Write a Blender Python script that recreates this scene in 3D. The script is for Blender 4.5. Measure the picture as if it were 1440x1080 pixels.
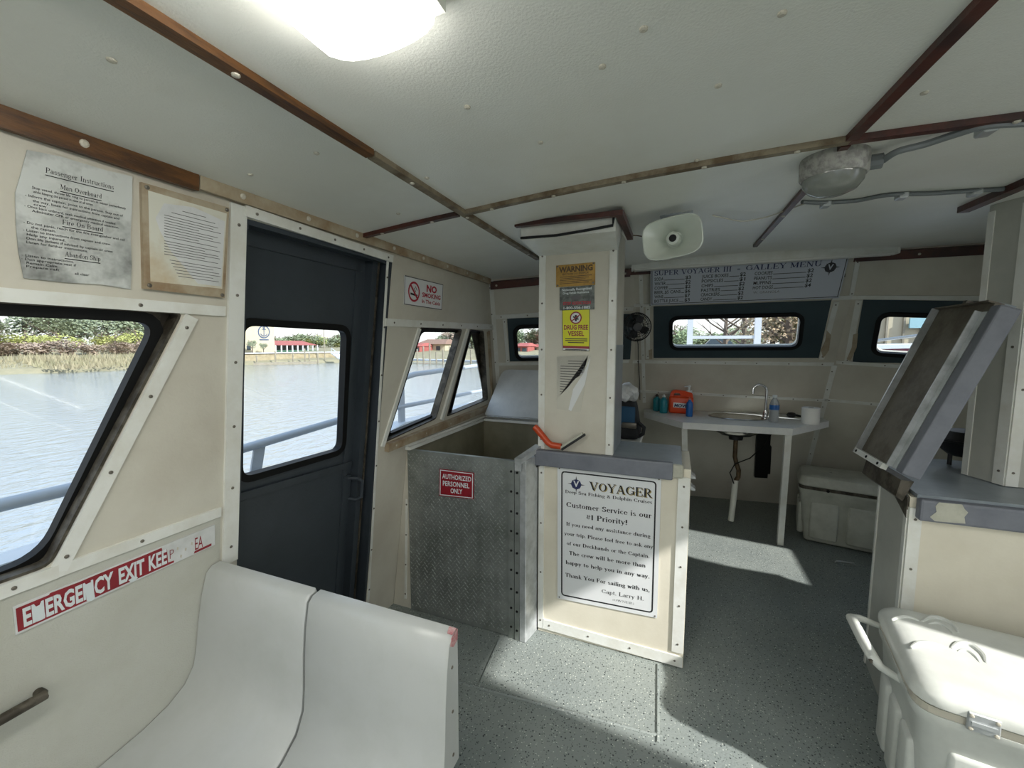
import bpy, bmesh, math, random
from mathutils import Vector, Matrix
from mathutils.geometry import tessellate_polygon
random.seed(7)
sc = bpy.context.scene
for o in list(bpy.data.objects): bpy.data.objects.remove(o)
C = sc.collection
V = Vector
PI = math.pi

# ---------------------------------------------------------------- camera
FPX = 582.0
Yc = V(((951-720)/FPX, (540-485)/FPX, 1)).normalized()
Xc = -V(((-759-720)/FPX, (540-485)/FPX, 1)).normalized()
Xc = (Xc - Xc.dot(Yc)*Yc).normalized()
Zc = Xc.cross(Yc)
if Zc[1] < 0: Zc = -Zc
EYE = V((0, 0, 1.40))
def c2w(d): return V((Xc.dot(d), Yc.dot(d), Zc.dot(d)))
cam_d = bpy.data.cameras.new('camera'); cam = bpy.data.objects.new('camera', cam_d); C.objects.link(cam)
cam_d.sensor_width = 36; cam_d.lens = 36*FPX/1440; cam_d.clip_start = .02; cam_d.clip_end = 2000
r_, u_, f_ = c2w(V((1, 0, 0))), c2w(V((0, 1, 0))), c2w(V((0, 0, 1)))
cam.matrix_world = Matrix(((r_.x, u_.x, -f_.x, 0), (r_.y, u_.y, -f_.y, 0), (r_.z, u_.z, -f_.z, EYE.z), (0, 0, 0, 1)))
sc.camera = cam

# ---------------------------------------------------------------- sky, sun, exposure
sc.view_settings.view_transform = 'Standard'; sc.view_settings.look = 'None'
sc.view_settings.gamma = 1; sc.view_settings.use_curve_mapping = False
sc.view_settings.exposure = 0.83
SKY, SUN, LAMP = .90, 4.3, 7.4
w = bpy.data.worlds.new('sky'); sc.world = w; w.use_nodes = True
nt = w.node_tree; nt.nodes.clear()
bg = nt.nodes.new('ShaderNodeBackground'); wo = nt.nodes.new('ShaderNodeOutputWorld')
tc = nt.nodes.new('ShaderNodeTexCoord'); sx = nt.nodes.new('ShaderNodeSeparateXYZ'); cr = nt.nodes.new('ShaderNodeValToRGB')
cr.color_ramp.elements[0].position = 0.0; cr.color_ramp.elements[0].color = (1, .98, .93, 1)
cr.color_ramp.elements[1].position = .7; cr.color_ramp.elements[1].color = (.52, .68, .92, 1)
e = cr.color_ramp.elements.new(.18); e.color = (.93, .96, 1, 1)
nt.links.new(tc.outputs['Generated'], sx.inputs[0]); nt.links.new(sx.outputs['Z'], cr.inputs[0])
nt.links.new(cr.outputs[0], bg.inputs[0]); bg.inputs[1].default_value = SKY
nt.links.new(bg.outputs[0], wo.inputs[0])
sl = bpy.data.lights.new('sun', 'SUN'); sl.energy = SUN; sl.angle = math.radians(1.2); sl.color = (1, .97, .92)
so = bpy.data.objects.new('sun', sl); C.objects.link(so); so.location = (6, -1, 5)
so.rotation_euler = V((-1, .35, -.75)).to_track_quat('-Z', 'Y').to_euler()
sc.cycles.max_bounces = 10; sc.cycles.diffuse_bounces = 6; sc.cycles.transparent_max_bounces = 12
sc.cycles.use_denoising = True; sc.cycles.caustics_reflective = False; sc.cycles.caustics_refractive = False
sc.cycles.sample_clamp_indirect = 4

# ---------------------------------------------------------------- materials
def lin(c):
    c /= 255.
    return c/12.92 if c <= .04045 else ((c+.055)/1.055)**2.4
def col(h): return (lin(int(h[0:2], 16)), lin(int(h[2:4], 16)), lin(int(h[4:6], 16)), 1)
def mat(name, base, rough=.5, metal=0, var=None, vs=6, va=.5, bump=0, bs=60, spec=.5, emit=0, stretch=None, trans=0):
    """base colour with a soft noise variation towards colour var, and a fine bump"""
    m = bpy.data.materials.new(name); m.use_nodes = True
    n = m.node_tree.nodes; L = m.node_tree.links; p = n['Principled BSDF']
    p.inputs['Base Color'].default_value = col(base); p.inputs['Roughness'].default_value = rough
    p.inputs['Metallic'].default_value = metal; p.inputs['Specular IOR Level'].default_value = spec
    if trans: p.inputs['Transmission Weight'].default_value = trans
    t = n.new('ShaderNodeTexCoord'); src = t.outputs['Object']
    if stretch:
        mp = n.new('ShaderNodeMapping'); mp.inputs['Scale'].default_value = stretch
        L.new(src, mp.inputs[0]); src = mp.outputs[0]
    ns = n.new('ShaderNodeTexNoise'); ns.inputs['Scale'].default_value = vs; ns.inputs['Detail'].default_value = 5
    ns.inputs['Roughness'].default_value = .65
    L.new(src, ns.inputs['Vector'])
    rp = n.new('ShaderNodeValToRGB'); rp.color_ramp.elements[0].position = .5-.22*(1-va)-.02; rp.color_ramp.elements[1].position = .5+.25
    rp.color_ramp.elements[0].position = .42; rp.color_ramp.elements[1].position = .42+.36*(1.2-va)
    rp.color_ramp.elements[0].color = col(base); rp.color_ramp.elements[1].color = col(var or base)
    L.new(ns.outputs['Fac'], rp.inputs[0]); L.new(rp.outputs[0], p.inputs['Base Color'])
    if bump:
        b = n.new('ShaderNodeBump'); b.inputs['Strength'].default_value = bump; b.inputs['Distance'].default_value = .004
        n2 = n.new('ShaderNodeTexNoise'); n2.inputs['Scale'].default_value = bs; n2.inputs['Detail'].default_value = 3
        L.new(src, n2.inputs['Vector']); L.new(n2.outputs['Fac'], b.inputs['Height']); L.new(b.outputs[0], p.inputs['Normal'])
    if emit:
        p.inputs['Emission Color'].default_value = col(base); p.inputs['Emission Strength'].default_value = emit
    return m
M = {}
M['ceil'] = mat('ceiling_paint', 'e8e9e3', .38, var='e2e2da', vs=2.0, va=.6, bump=.25, bs=220)
M['beige'] = mat('beige_panel', 'cbc8bc', .5, var='beb9ac', vs=2.5, va=.5, bump=.15, bs=130)
M['cream'] = mat('cream_panel', 'dad5c5', .5, var='cfc9b8', vs=3, va=.4, bump=.1, bs=110)
M['white'] = mat('white_trim', 'e0e2de', .4, var='d4d4cc', vs=9, va=.5, bump=.1, bs=90)
M['dirtytrim'] = mat('worn_beige_trim', 'aca08a', .5, var='84694a', vs=7, va=.4, bump=.3, bs=70)
M['lowwall'] = mat('lower_wall_paint', 'bfc0b8', .42, var='b4b4a9', vs=3, va=.4, bump=.35, bs=240)
M['wood'] = mat('varnished_wood', '65421f', .42, var='432a14', vs=9, va=.7, bump=.2, bs=60, stretch=(6, 1, 6))
M['wood2'] = mat('dark_red_wood', '4c2318', .4, var='2e1510', vs=9, va=.7, bump=.2, bs=60)
M['oldwood'] = mat('faded_batten', '857a66', .55, var='5c4b34', vs=12, va=.7, bump=.2)
M['navy'] = mat('dark_door_paint', '373e45', .42, var='30373d', vs=4, bump=.15, bs=120)
M['winpanel'] = mat('dark_window_panel', '2a3b40', .55, var='23343a', vs=5, bump=.1)
M['rubber'] = mat('black_rubber', '070808', .5, spec=.25)
M['darkalu'] = mat('dirty_aluminium', '5a554b', .5, .3, var='38332a', vs=18, va=.8, bump=.3)
M['alu'] = mat('aluminium', 'c4c8ca', .35, .5, var='a2a6a6', vs=12, bump=.1)
M['tread'] = mat('tread_plate_metal', '9a9f9c', .42, .55, var='7f8580', vs=5, va=.6, bump=.12, bs=90)
M['lug'] = mat('tread_lug_metal', 'b9bebc', .32, .6, var='8a8e8c', vs=20)
M['steel'] = mat('stainless_steel', 'b0aca6', .2, 1.0)
M['chrome'] = mat('chrome', 'd8d8d8', .08, 1.0)
M['screw'] = mat('screw_head', '6f6a62', .4, .6)
M['screwl'] = mat('pale_screw_cap', 'c3beb0', .4, .1)
M['gray'] = mat('grey_counter_edge', '71757e', .5, var='666a74', vs=12, bump=.15)
M['grayl'] = mat('pale_worn_patch', 'b3b3a6', .6, var='a3a396', vs=20, bump=.2)
M['bluegray'] = mat('grey_counter_top', '8b949b', .35, var='7d868d', vs=10)
M['gel'] = mat('white_gelcoat', 'b4b7b6', .3, var='abaeab', vs=4, va=.4)
M['cooler'] = mat('white_cooler_plastic', 'd2d5d0', .38, var='c4c7c1', vs=5, va=.5, bump=.12, bs=40)
M['cooler2'] = mat('dull_white_cooler_plastic', 'c2c4ba', .42, var='a9aba0', vs=6, va=.5)
M['paper'] = mat('printed_paper', 'd8dadb', .35, var='c3c6c6', vs=9)
M['oldpaper'] = mat('water_stained_paper', 'd6d6ca', .4, var='c3b497', vs=6, va=.6)
M['dirtypaper'] = mat('mould_stained_laminate', 'ccd0ce', .25, var='757775', vs=7, va=.5)
M['signwhite'] = mat('white_sign', 'dadddf', .35)
M['menuwhite'] = mat('menu_board', 'c2c8d4', .3)
M['ink'] = mat('black_ink', '17181c', .5)
M['fadedink'] = mat('faded_ink', '5a5a5c', .6)
M['blueink'] = mat('navy_ink', '252e58', .5)
M['gold'] = mat('gold_shadow_ink', '9c8a4a', .5)
M['red'] = mat('red_sign', '8e1f2b', .4, var='7c1a25', vs=12)
M['scuff'] = mat('faded_red_scuff', 'b06a70', .5, var='c9b0ae', vs=60)
M['redink'] = mat('red_ink', 'a81f33', .5)
M['yellow'] = mat('yellow_sign', 'd9d81f', .4)
M['brass'] = mat('aged_brass_plate', 'a8843c', .45, .25, var='8a6a2c', vs=20)
M['photo'] = mat('dark_photo_print', '3c4340', .4, var='636a66', vs=30, va=.8)
M['orange'] = mat('orange_plastic', 'd8481a', .38)
M['orangebar'] = mat('orange_handle_plastic', 'b8441f', .35)
M['teal'] = mat('teal_bottle', '1e7f8d', .35)
M['blue'] = mat('blue_bottle', '1c5fa6', .35)
M['label'] = mat('pale_label', 'd5dde0', .4)
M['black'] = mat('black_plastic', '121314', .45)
M['blackcloth'] = mat('black_nylon', '15171a', .8, var='1f2226', vs=20, bump=.3)
M['bluecloth'] = mat('blue_nylon', '1c4a6b', .7)
M['bag'] = mat('white_plastic_bag', 'd8dadc', .3, var='b8bcc0', vs=30, bump=.4, bs=40)
M['pvc'] = mat('white_pvc', 'cfcfc6', .4)
M['rust'] = mat('brown_pipe', '5b4a33', .5, .3, var='3c2d1d', vs=30)
M['tissue'] = mat('tissue_paper', 'e6e6e2', .9)
M['conduit'] = mat('grey_conduit', '6f7476', .5)
M['lampbody'] = mat('mottled_grey_lamp_body', 'a7a6a0', .55, .1, var='858480', vs=60, va=.7)
M['hornp'] = mat('ivory_horn_plastic', 'd6dcd4', .3)
M['lidp'] = mat('pale_hatch_lid', 'c8cdd0', .4, var='bcc2c6', vs=10)
M['palegrey'] = mat('pale_grey_panel', 'b9bab2', .45, var='adafa8', vs=4)
M['ply'] = mat('dirty_plywood_underside', '6b665a', .6, var='544d3f', vs=9, va=.7, bump=.2)
M['inner'] = mat('stairwell_lining', '8a8672', .6, var='77735f', vs=4)
M['hullwhite'] = mat('white_hull_paint', 'd9dee4', .4)
M['rail'] = mat('rail_paint', 'b4bac2', .4)

def glass(name, tint, gl=.08, rough=.02):
    m = bpy.data.materials.new(name); m.use_nodes = True; n = m.node_tree.nodes; L = m.node_tree.links; n.clear()
    o = n.new('ShaderNodeOutputMaterial'); t = n.new('ShaderNodeBsdfTransparent'); g = n.new('ShaderNodeBsdfGlossy'); x = n.new('ShaderNodeMixShader')
    fr = n.new('ShaderNodeLayerWeight'); pw = n.new('ShaderNodeMath'); pw.operation = 'POWER'; pw.inputs[1].default_value = 4
    t.inputs[0].default_value = tint; g.inputs['Roughness'].default_value = rough
    mu = n.new('ShaderNodeMath'); mu.operation = 'MULTIPLY_ADD'; mu.inputs[1].default_value = .5; mu.inputs[2].default_value = gl; mu.use_clamp = True
    L.new(fr.outputs['Facing'], pw.inputs[0]); L.new(pw.outputs[0], mu.inputs[0])
    L.new(mu.outputs[0], x.inputs[0]); L.new(t.outputs[0], x.inputs[1]); L.new(g.outputs[0], x.inputs[2]); L.new(x.outputs[0], o.inputs[0])
    return m
M['glass'] = glass('window_glass', (.93, .96, .97, 1), .04)
M['cloudy'] = mat('cloudy_plastic', 'cdd2d4', .2, trans=.5)
M['film'] = mat('cloudy_film', 'c8c6bb', .25)
M['galley'] = mat('white_galley_top', 'dfe1e0', .35, var='d2d4d2', vs=8)
M['clear'] = glass('clear_plastic', (.9, .93, .95, 1), .12, .08)
M['dome'] = mat('lamp_glass', 'aeb2ac', .1, var='9ea29c', vs=8, trans=.4)

def floor_mat():
    m = bpy.data.materials.new('nonskid_speckled_floor'); m.use_nodes = True; n = m.node_tree.nodes; L = m.node_tree.links; p = n['Principled BSDF']
    t = n.new('ShaderNodeTexCoord')
    big = n.new('ShaderNodeTexNoise'); big.inputs['Scale'].default_value = 2.2; big.inputs['Detail'].default_value = 6
    r = n.new('ShaderNodeValToRGB'); r.color_ramp.elements[0].position = .35; r.color_ramp.elements[1].position = .7
    r.color_ramp.elements[0].color = col('7d8583'); r.color_ramp.elements[1].color = col('8b928e')
    L.new(t.outputs['Object'], big.inputs['Vector']); L.new(big.outputs['Fac'], r.inputs[0])
    prev = r.outputs[0]
    for sc_, thr, c_ in ((95, .17, 'c4c8c0'), (70, .19, '343a3c'), (120, .24, '565e5b')):
        v = n.new('ShaderNodeTexVoronoi'); v.inputs['Scale'].default_value = sc_
        L.new(t.outputs['Object'], v.inputs['Vector'])
        rr = n.new('ShaderNodeValToRGB'); rr.color_ramp.elements[0].position = thr; rr.color_ramp.elements[1].position = thr+.05
        rr.color_ramp.elements[0].color = (1, 1, 1, 1); rr.color_ramp.elements[1].color = (0, 0, 0, 1)
        L.new(v.outputs['Distance'], rr.inputs[0])
        sep = n.new('ShaderNodeSeparateColor'); L.new(v.outputs['Color'], sep.inputs[0])
        g = n.new('ShaderNodeMath'); g.operation = 'GREATER_THAN'; g.inputs[1].default_value = .45; L.new(sep.outputs[0], g.inputs[0])
        mu = n.new('ShaderNodeMath'); mu.operation = 'MULTIPLY'; L.new(rr.outputs[0], mu.inputs[0]); L.new(g.outputs[0], mu.inputs[1])
        mx = n.new('ShaderNodeMix'); mx.data_type = 'RGBA'; mx.inputs[7].default_value = col(c_)
        L.new(mu.outputs[0], mx.inputs[0]); L.new(prev, mx.inputs[6]); prev = mx.outputs[2]
    L.new(prev, p.inputs['Base Color']); p.inputs['Roughness'].default_value = .42
    b = n.new('ShaderNodeBump'); b.inputs['Strength'].default_value = .5; b.inputs['Distance'].default_value = .004
    nn = n.new('ShaderNodeTexNoise'); nn.inputs['Scale'].default_value = 130
    L.new(t.outputs['Object'], nn.inputs['Vector']); L.new(nn.outputs['Fac'], b.inputs['Height']); L.new(b.outputs[0], p.inputs['Normal'])
    return m
M['floor'] = floor_mat()

# ---------------------------------------------------------------- geometry helpers
def ray(px, py): return c2w(V(((px-720)/FPX, (540-py)/FPX, 1)))
def U(px, py, axis, val):
    d = ray(px, py); return EYE + d*((val-EYE[axis])/d[axis])
class Plane:
    """plane with a 2D frame; n points into the cabin"""
    def __init__(s, o, u, v, flip=False):
        s.o = V(o); s.u = V(u).normalized(); s.v = (V(v) - V(v).dot(s.u)*s.u).normalized(); s.n = s.u.cross(s.v)
        if flip: s.n = -s.n
    def P(s, a, b, off=0): return s.o + s.u*a + s.v*b + s.n*off
    def px(s, x, y, off=0):
        d = ray(x, y); o = s.o + s.n*off; t = (o-EYE).dot(s.n)/d.dot(s.n); q = EYE + d*t - o
        return (q.dot(s.u), q.dot(s.v))
    def W(s, x, y, off=0): return s.P(*s.px(x, y, off), off)
    def two(s, p): q = V(p)-s.o; return (q.dot(s.u), q.dot(s.v))
ORG = {}
class MB:
    def __init__(s): s.bm = bmesh.new()
    def face(s, pts):
        try: return s.bm.faces.new([s.bm.verts.new(p) for p in pts])
        except ValueError: return None
    def hexa(s, p):
        v = [s.bm.verts.new(q) for q in p]
        for f in ((0, 3, 2, 1), (4, 5, 6, 7), (0, 1, 5, 4), (1, 2, 6, 5), (2, 3, 7, 6), (3, 0, 4, 7)): s.bm.faces.new([v[i] for i in f])
        return s
    def box(s, a, b):
        x0, y0, z0 = a; x1, y1, z1 = b
        return s.hexa([(x0, y0, z0), (x1, y0, z0), (x1, y1, z0), (x0, y1, z0), (x0, y0, z1), (x1, y0, z1), (x1, y1, z1), (x0, y1, z1)])
    def obox(s, o, a, b, c):
        o, a, b, c = V(o), V(a), V(b), V(c)
        return s.hexa([o, o+a, o+a+b, o+b, o+c, o+a+c, o+a+b+c, o+b+c])
    def prism(s, pts, vec):
        vec = V(vec); n = len(pts)
        a = [s.bm.verts.new(V(p)) for p in pts]; b = [s.bm.verts.new(V(p)+vec) for p in pts]
        s.bm.faces.new(a[::-1]); s.bm.faces.new(b)
        for i in range(n): s.bm.faces.new([a[i], a[(i+1) % n], b[(i+1) % n], b[i]])
        return s
    def plate(s, pl, loops, o0, o1):
        """polygon with holes, thickness from offset o0 to o1 on a plane"""
        tri = tessellate_polygon([[V((x, y, 0)) for x, y in l] for l in loops])
        flat = [p for l in loops for p in l]
        A = [s.bm.verts.new(pl.P(x, y, o0)) for x, y in flat]; B = [s.bm.verts.new(pl.P(x, y, o1)) for x, y in flat]
        for t in tri:
            s.bm.faces.new([A[i] for i in t]); s.bm.faces.new([B[i] for i in t[::-1]])
        k = 0
        for l in loops:
            m_ = len(l)
            for i in range(m_): s.bm.faces.new([A[k+i], A[k+(i+1) % m_], B[k+(i+1) % m_], B[k+i]])
            k += m_
        return s
    def strip(s, pl, a, b, wd, o0, o1):
        """bar of width wd between two 2D points of a plane"""
        a, b = V(a), V(b); d = (b-a).normalized(); nn = V((-d.y, d.x))*wd/2
        return s.plate(pl, [[tuple(a-nn), tuple(b-nn), tuple(b+nn), tuple(a+nn)]], o0, o1)
    def tube(s, pts, r, n=10, close=False):
        pts = [V(p) for p in pts]; rs = r if isinstance(r, (list, tuple)) else [r]*len(pts)
        rings = []; prev = None
        for i, p in enumerate(pts):
            if close: t = pts[(i+1) % len(pts)]-pts[i-1]
            else: t = pts[min(i+1, len(pts)-1)]-pts[max(i-1, 0)]
            t.normalize()
            if prev is None:
                x = t.orthogonal().normalized()
            else: x = (prev-prev.dot(t)*t).normalized()
            prev = x; y = t.cross(x)
            rings.append([s.bm.verts.new(p+(x*math.cos(2*PI*k/n)+y*math.sin(2*PI*k/n))*rs[i]) for k in range(n)])
        m_ = len(rings)
        for i in range(m_ if close else m_-1):
            a, b = rings[i], rings[(i+1) % m_]
            for k in range(n): s.bm.faces.new([a[k], a[(k+1) % n], b[(k+1) % n], b[k]])
        if not close: s.bm.faces.new(rings[0][::-1]); s.bm.faces.new(rings[-1])
        return s
    def lathe(s, prof, o, axis=(0, 0, 1), n=24, sx=1, sy=1, xd=None, cap=True):
        """profile [(r, h)] about an axis through o; sx, sy squash the section"""
        ax = V(axis).normalized(); x = (V(xd) - V(xd).dot(ax)*ax).normalized() if xd else ax.orthogonal().normalized(); y = ax.cross(x); o = V(o)
        rings = [[s.bm.verts.new(o+ax*h+x*(r*sx*math.cos(2*PI*k/n))+y*(r*sy*math.sin(2*PI*k/n))) for k in range(n)] for r, h in prof]
        for a, b in zip(rings, rings[1:]):
            for k in range(n): s.bm.faces.new([a[k], a[(k+1) % n], b[(k+1) % n], b[k]])
        if cap: s.bm.faces.new(rings[0][::-1]); s.bm.faces.new(rings[-1])
        return s
    def bevel(s, wd, seg=2):
        bmesh.ops.remove_doubles(s.bm, verts=s.bm.verts, dist=1e-6)
        ed = [e_ for e_ in s.bm.edges if len(e_.link_faces) == 2 and e_.calc_face_angle(0) > .5]
        bmesh.ops.bevel(s.bm, geom=ed, offset=wd, segments=seg, affect='EDGES', profile=.5, clamp_overlap=True)
        return s
    def build(s, name, m, parent=None, smooth=False, kind=None, label=None):
        me = bpy.data.meshes.new(name)
        bmesh.ops.recalc_face_normals(s.bm, faces=s.bm.faces)
        vs = s.bm.verts
        if parent is None:
            lo = [min(v.co[i] for v in vs) for i in range(3)]; hi = [max(v.co[i] for v in vs) for i in range(3)]
            org = V(((lo[0]+hi[0])/2, (lo[1]+hi[1])/2, lo[2]))
        else: org = ORG[parent.name]
        for v in vs: v.co -= org
        if smooth:
            for f in s.bm.faces: f.smooth = True
            for e_ in s.bm.edges:
                if len(e_.link_faces) == 2 and e_.calc_face_angle(0) > .7: e_.smooth = False
        s.bm.to_mesh(me); s.bm.free()
        mm = m if isinstance(m, list) else [m]
        for k in mm: me.materials.append(M[k] if isinstance(k, str) else k)
        o = bpy.data.objects.new(name, me); C.objects.link(o)
        if parent is None: o.location = org
        else: o.parent = parent
        ORG[o.name] = org.copy()
        if kind: o['kind'] = kind
        if label: o['label'] = label
        return o
def thing(name, label, cat, loc, group=None, kind=None):
    o = bpy.data.objects.new(name, None); C.objects.link(o); o.empty_display_size = .1
    o.location = loc; ORG[o.name] = V(loc); o['label'] = label; o['category'] = cat
    if group: o['group'] = group
    if kind: o['kind'] = kind
    return o
def tag(o, label, cat, group=None):
    o['label'] = label; o['category'] = cat
    if group: o['group'] = group
    return o
def struct(o): o['kind'] = 'structure'; return o
def rpoly(pts, r, seg=6):
    """round the corners of a 2D polygon"""
    out = []; n = len(pts); rr = r if isinstance(r, (list, tuple)) else [r]*n
    for i in range(n):
        p, a, b = V(pts[i]), V(pts[i-1]), V(pts[(i+1) % n]); q = rr[i]
        da, db = (a-p), (b-p); q = min(q, da.length*.45, db.length*.45)
        s_, e_ = p+da.normalized()*q, p+db.normalized()*q
        for k in range(seg+1):
            t = k/seg; out.append(tuple(s_*(1-t)**2 + p*2*t*(1-t) + e_*t*t))
    return out
def inset(poly, d):
    n = len(poly); ar = sum(poly[i-1][0]*poly[i][1]-poly[i][0]*poly[i-1][1] for i in range(n)); sg = 1 if ar > 0 else -1
    out = []
    for i in range(n):
        a, p, b = V(poly[i-1]), V(poly[i]), V(poly[(i+1) % n])
        e1 = (p-a).normalized() if (p-a).length > 1e-9 else V((0, 0)); e2 = (b-p).normalized() if (b-p).length > 1e-9 else e1
        n1 = V((-e1.y, e1.x)); n2 = V((-e2.y, e2.x)); m_ = (n1+n2)
        if m_.length < 1e-6: m_ = n1
        m_.normalize(); k = max(.4, m_.dot(n1)); out.append(tuple(p+m_*(sg*d/k)))
    return out
SCREW = {}
def screw(parent, p, n, m='screw', r=.0045):
    key = (m, r)
    if key not in SCREW:
        b = MB(); b.lathe([(r, 0), (r*.95, r*.35), (r*.5, r*.6)], (0, 0, 0), n=10)
        me = bpy.data.meshes.new('screw'); bmesh.ops.recalc_face_normals(b.bm, faces=b.bm.faces); b.bm.to_mesh(me); b.bm.free(); me.materials.append(M[m]); SCREW[key] = me
    o = bpy.data.objects.new('screw', SCREW[key]); C.objects.link(o); o.parent = parent
    o.location = V(p)-ORG[parent.name]; o.rotation_mode = 'QUATERNION'; o.rotation_quaternion = V(n).to_track_quat('Z', 'Y')
    return o
def screws_line(parent, pl, a, b, n, off, m='screw', ends=.05, r=.0045):
    for i in range(n):
        t = ends+(1-2*ends)*(i/(n-1) if n > 1 else .5)
        screw(parent, pl.P(a[0]+(b[0]-a[0])*t, a[1]+(b[1]-a[1])*t, off), pl.n, m, r)
TRIMN = [0]
def trim(pl, a, b, wd, o1=.006, m='white', n=0, o0=.0, parent=None, scm='screw', name=None):
    TRIMN[0] += 1
    o = MB().strip(pl, a, b, wd, o0, o1).build(name or ('trim_%d' % TRIMN[0] if parent is None else 'trim'), m, parent)
    if parent is None: struct(o)
    if n: screws_line(o, pl, a, b, n, o1, scm)
    return o

# ---- lettering: flat outlines laid on a sign
def text_verts(s, bold=0.0, shear=0.0):
    cu = bpy.data.curves.new('t', 'FONT'); cu.body = s; cu.size = 1; cu.resolution_u = 2; cu.offset = bold; cu.shear = shear
    o = bpy.data.objects.new('t', cu); C.objects.link(o)
    dg = bpy.context.evaluated_depsgraph_get(); me = o.evaluated_get(dg).to_mesh()
    vs = [v.co.copy() for v in me.vertices]; fs = [tuple(p.vertices) for p in me.polygons]
    o.evaluated_get(dg).to_mesh_clear(); bpy.data.objects.remove(o); bpy.data.curves.remove(cu)
    return vs, fs
# serif capitals: strokes (x0,y0,x1,y1,width) and arcs ('a',cx,cy,rx,ry,deg0,deg1,width); cell height 1
K, T_, S_ = .17, .07, .055
def ser(x, y, w_=.17): return (x-w_, y, x+w_, y, S_)
GL = {
 'V': (.9, [(.12, .97, .45, .03, K), (.45, .03, .76, .97, T_), ser(.12, .97), ser(.77, .97, .14)]),
 'O': (.92, [('a', .46, .5, .34, .44, 0, 360, 0)]),
 'Y': (.88, [(.12, .97, .44, .45, K), (.44, .45, .74, .97, T_), (.44, .5, .44, .03, K), ser(.12, .97), ser(.75, .97, .13), ser(.44, .03)]),
 'A': (.92, [(.14, .03, .44, .97, T_), (.44, .97, .76, .03, K), (.24, .34, .62, .34, T_), ser(.14, .03, .13), ser(.77, .03)]),
 'G': (.92, [('a', .46, .5, .34, .44, 40, 320, 0), (.8, .45, .8, .1, K*.8), ser(.76, .45, .16), (.77, .97, .77, .68, T_)]),
 'E': (.8, [(.2, .03, .2, .97, K), (.1, .97, .7, .97, S_), (.1, .03, .72, .03, S_), (.2, .5, .55, .5, S_), (.7, .97, .7, .75, T_), (.72, .03, .72, .27, T_), (.54, .38, .54, .62, T_)]),
 'R': (.9, [(.2, .03, .2, .97, K), ser(.2, .03), (.08, .97, .4, .97, S_), ('a', .38, .73, .26, .235, -90, 90, 0), (.2, .5, .4, .5, S_), (.42, .48, .72, .03, K), ser(.76, .03, .12)]),
 'S': (.72, [('a', .36, .72, .22, .23, 20, 270, 0), ('a', .36, .27, .24, .25, -160, 90, 0), (.6, .95, .6, .7, T_), (.1, .3, .1, .05, T_)]),
 'U': (.92, [(.2, .97, .2, .35, K), (.74, .97, .74, .35, T_), ('a', .47, .35, .27, .33, 180, 360, 0), ser(.2, .97), ser(.74, .97, .13)]),
 'P': (.8, [(.2, .03, .2, .97, K), ser(.2, .03), (.08, .97, .4, .97, S_), ('a', .4, .72, .28, .245, -90, 90, 0), (.2, .48, .42, .48, S_)]),
 'I': (.45, [(.22, .03, .22, .97, K), ser(.22, .03), ser(.22, .97)]),
 'L': (.76, [(.2, .03, .2, .97, K), ser(.2, .97), (.08, .03, .68, .03, S_), (.68, .03, .68, .3, T_)]),
 'M': (1.1, [(.18, .03, .18, .97, T_), (.18, .97, .52, .1, K), (.52, .1, .88, .97, T_), (.9, .03, .9, .97, K), ser(.18, .03, .12), ser(.9, .03), (.06, .97, .22, .97, S_), (.84, .97, 1.03, .97, S_)]),
 'N': (.95, [(.18, .03, .18, .97, T_), (.18, .97, .76, .03, K), (.76, .03, .76, .97, T_), ser(.18, .03, .13), ser(.76, .97, .13), (.06, .97, .22, .97, S_)]),
 '-': (.6, [(.12, .42, .48, .42, .1)]), ' ': (.42, []), 'W': (1.2, [(.1, .97, .36, .03, K), (.36, .03, .6, .9, T_), (.56, .97, .82, .03, K), (.82, .03, 1.06, .97, T_), ser(.1, .97), ser(1.06, .97, .12), ser(.58, .97, .1)]),
}
_s = lambda x, y=.03, w_=.12: (x-w_, y, x+w_, y, S_)
k_ = .14
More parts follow.
